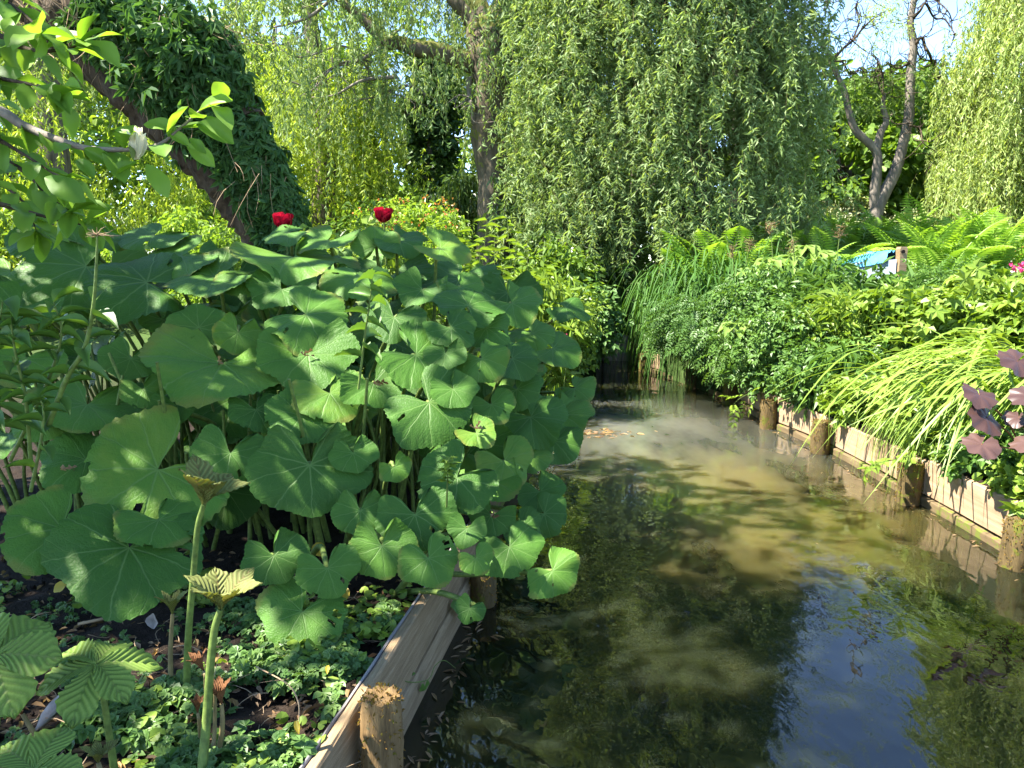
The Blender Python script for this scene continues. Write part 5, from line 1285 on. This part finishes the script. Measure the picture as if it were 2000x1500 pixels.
mb = MB(); P0, P1 = st0, st1
for q, (t_, w_) in enumerate(((0, .05), (.75, .042), (.94, .048), (1.0, .034))):
    c0 = P0 + (P1 - P0) * t_; mb.v.append(np.array([c0 + V3(-w_, -.05, 0), c0 + V3(w_, -.05, 0), c0 + V3(w_, .06, 0), c0 + V3(-w_, .06, 0)])); mb.r.append(np.full(4, .5)); mb.u.append(np.zeros((4, 2)))
F = [[4 * q + e, 4 * q + (e + 1) % 4, 4 * q + 4 + (e + 1) % 4, 4 * q + 4 + e] for q in range(3) for e in range(4)] + [[12, 13, 14, 15]]
mb.f.append(np.array(F)); mb.n = 16; part('stem_post', mb, M['plank_old'], bt)
mb = MB(); c0 = P0 + (P1 - P0) * .88; tube(mb, [c0 + V3(-.015, -.075, .0), c0 + V3(-.015, -.045, 0)], .022, 8); part('post_hole', mb, plain('dark_hole', (.012, .01, .008), .9, .1), bt)

nb = thing('wooden_box', 'tan wooden box on a dark green stand in the shade under the curtain willow', 'box', at(1432, 440, 11.6))
def boxm(c, sx, sy, sz, bev=.008):
    import bmesh
    bm = bmesh.new(); bmesh.ops.create_cube(bm, size=1.0, matrix=Matrix.Translation(Vector(c)) @ Matrix.Diagonal((sx, sy, sz, 1)))
    bmesh.ops.bevel(bm, geom=bm.edges[:], offset=bev, segments=1, affect='EDGES'); me = bpy.data.meshes.new('box'); bm.to_mesh(me); bm.free(); return me
for nm, c, s, mt in (('body', at(1432, 390, 11.5), (.20, .18, .17), M['plank_pale']), ('lid', at(1432, 377, 11.5), (.25, .23, .03), M['plank_pale']), ('stand', at(1430, 425, 11.6), (.34, .3, .38), plain('green_paint', (.02, .05, .025), .7, .3))):
    me = boxm(c, *s); me.materials.append(mt); link(nm, me, nb)
b0 = at(1430, 425, 11.6); me = boxm((b0[0], 11.6, (b0[2] - .19 + .5) / 2), .1, .1, b0[2] - .19 - .5); me.materials.append(M['plank_old']); link('leg', me, nb)

for k, (px, top, Y, lab) in enumerate(((1505, 432, 8.4, 'tall pale seed head stalk above the broad palmate leaves'), (1642, 440, 8.2, 'grassy seed stalk standing left of the boat'), (1550, 470, 8.6, 'brown seed head stalk between the palmate leaves'), (1430, 480, 8.8, 'thin dry seed stalk in front of the sedges'), (1465, 470, 8.9, 'thin brown seed stalk beside the tallest pale one'))):
    b0 = at(px - 6, 640, Y); b0[2] = .5; t = thing('seed_stalk', lab, 'plant', b0); P = at(px, top, Y)
    mb = MB(); limb(mb, [b0, (b0 + P) / 2 + rng.normal(size=3) * .03, P], [.009, .007, .003], 6); part('stem', mb, M['stem'], t, True)
    mb = MB(); o_ = np.repeat(P[None], 60, 0) - np.stack([0 * np.arange(60), 0 * np.arange(60), rng.random(60) * .14], 1); e = o_ + rng.normal(size=(60, 3)) * [.035, .035, .015] + [0, 0, .02]; thin(mb, o_, e, .002, 3, .1)
    scatter(mb, T4, e, frames(rng.normal(size=e.shape), rng.normal(size=e.shape)), .010, .014); part('seed_head', mb, M['litter'], t)
mb = MB(); mb.add(*PET); PKM = mb.mesh('pink_petal', M['pink'], True)
for lab, px, py, Y in (('cluster of magenta pink flowers at the right edge', 1985, 525, 6.6), ('faint pink flower low at the right edge', 1992, 594, 6.3), ('small mauve flower over the water at the left bank', 1102, 660, 6.9)):
    P = at(px, py, Y); t = thing('pink_flower', lab, 'flower', V3(P[0], P[1] + .05, .3)); mb = MB(); limb(mb, [(P[0], P[1] + .05, .3), (P[0] + .02, P[1], P[2] * .7), tuple(P)], [.005, .003], 5); part('stem', mb, M['stem'], t, True)
    for q in range(16 if py == 525 else 6):
        d = unit(rng.normal(size=3) + [0, -.4, .6]); link('petal', PKM, t, mat4(frames(np.array([d]), V3(0, -.6, 1))[0], P + rng.normal(size=3) * ([.055, .03, .018] if py == 525 else [.01, .01, .01]), .032))
pot = thing('stone_pot', 'pale stone pot cut off by the right edge behind the pink flowers', 'pot', at(2005, 575, 7.3)); mb = MB(); c0 = at(2008, 550, 7.3)
tube(mb, [c0 + V3(0, 0, q) for q in (-.35, -.1, .06, .06, .10, .10, .03)], [.11, .15, .17, .185, .185, .15, .14], 20); part('bowl', mb, plain('stone', (.42, .40, .37), .85, .2, .2, 25, 0, .5), pot, True)

# sprigs hanging over the pale planks
for lab, pts, tpl, sz, asp, n, mt in (('light pinnate sprig hanging over the water beside a mossy post', [(1520, 770, 6.95), (1480, 765, 6.8), (1450, 775, 6.7), (1432, 790, 6.65)], PIN, .20, .8, 7, M['bank_lime']), ('lobed sprig hanging over the plank between two mossy posts', [(1800, 880, 4.6), (1770, 893, 4.45), (1715, 905, 4.35), (1690, 925, 4.3)], LOBED, .085, .95, 6, M['bank_lime']),
                                 ('lobed leaf sprig at the right picture edge above the last post', [(2040, 960, 3.7), (2005, 985, 3.6), (1980, 995, 3.55)], LOBED, .08, .95, 5, M['bank_lime'])):
    stem_plant(lab, [at(*q) for q in pts], .004, tpl, sz, asp, n, mt, .25, 'trailing_sprig', .3)
# floating scraps
mb = MB(); n = 240; yy = rng.uniform(3.3, 10, n); near = rng.random(n) < .75
xx = np.where(near, np.interp(yy, [p_[1] for p_ in PW], [p_[0] for p_ in PW]) + .04 - np.abs(rng.normal(size=n)) * .05, XL(yy) + .3 + rng.random(n) * (XR(yy) - XL(yy) - .4))
l = rng.uniform(.012, .055, n) * np.where(near, 1, .45); scatter(mb, T8, np.stack([xx, yy, np.full(n, .004)], 1), frames(rng.normal(size=(n, 3)) * [1, 1, 0.02], V3(0, 0, 1) + .1 * rng.normal(size=(n, 3))), l * .22, l, l * .3)
n = 60; yy = rng.uniform(1.9, 3.0, n); l = rng.uniform(.02, .06, n); scatter(mb, T8, np.stack([fl(yy) + .115 + np.abs(rng.normal(size=n)) * .035, yy, np.full(n, .004)], 1), frames(rng.normal(size=(n, 3)) * [1, 1, .05], V3(0, 0, 1) + .2 * rng.normal(size=(n, 3))), l * .2, l, l * .5)
n = 70; c0 = gp(1165, 848); l = rng.uniform(.03, .08, n); scatter(mb, T8, c0 + np.stack([rng.normal(size=n) * .14, rng.normal(size=n) * .10, .004 + .01 * rng.random(n)], 1), frames(rng.normal(size=(n, 3)) * [1, 1, .05], V3(0, 0, 1) + .2 * rng.normal(size=(n, 3))), l * .4, l, l * .5)
tag(part('floating_debris', mb, M['litter']), 'fallen petals, willow leaves and scraps floating along the water edges', 'plant debris', kind='stuff')
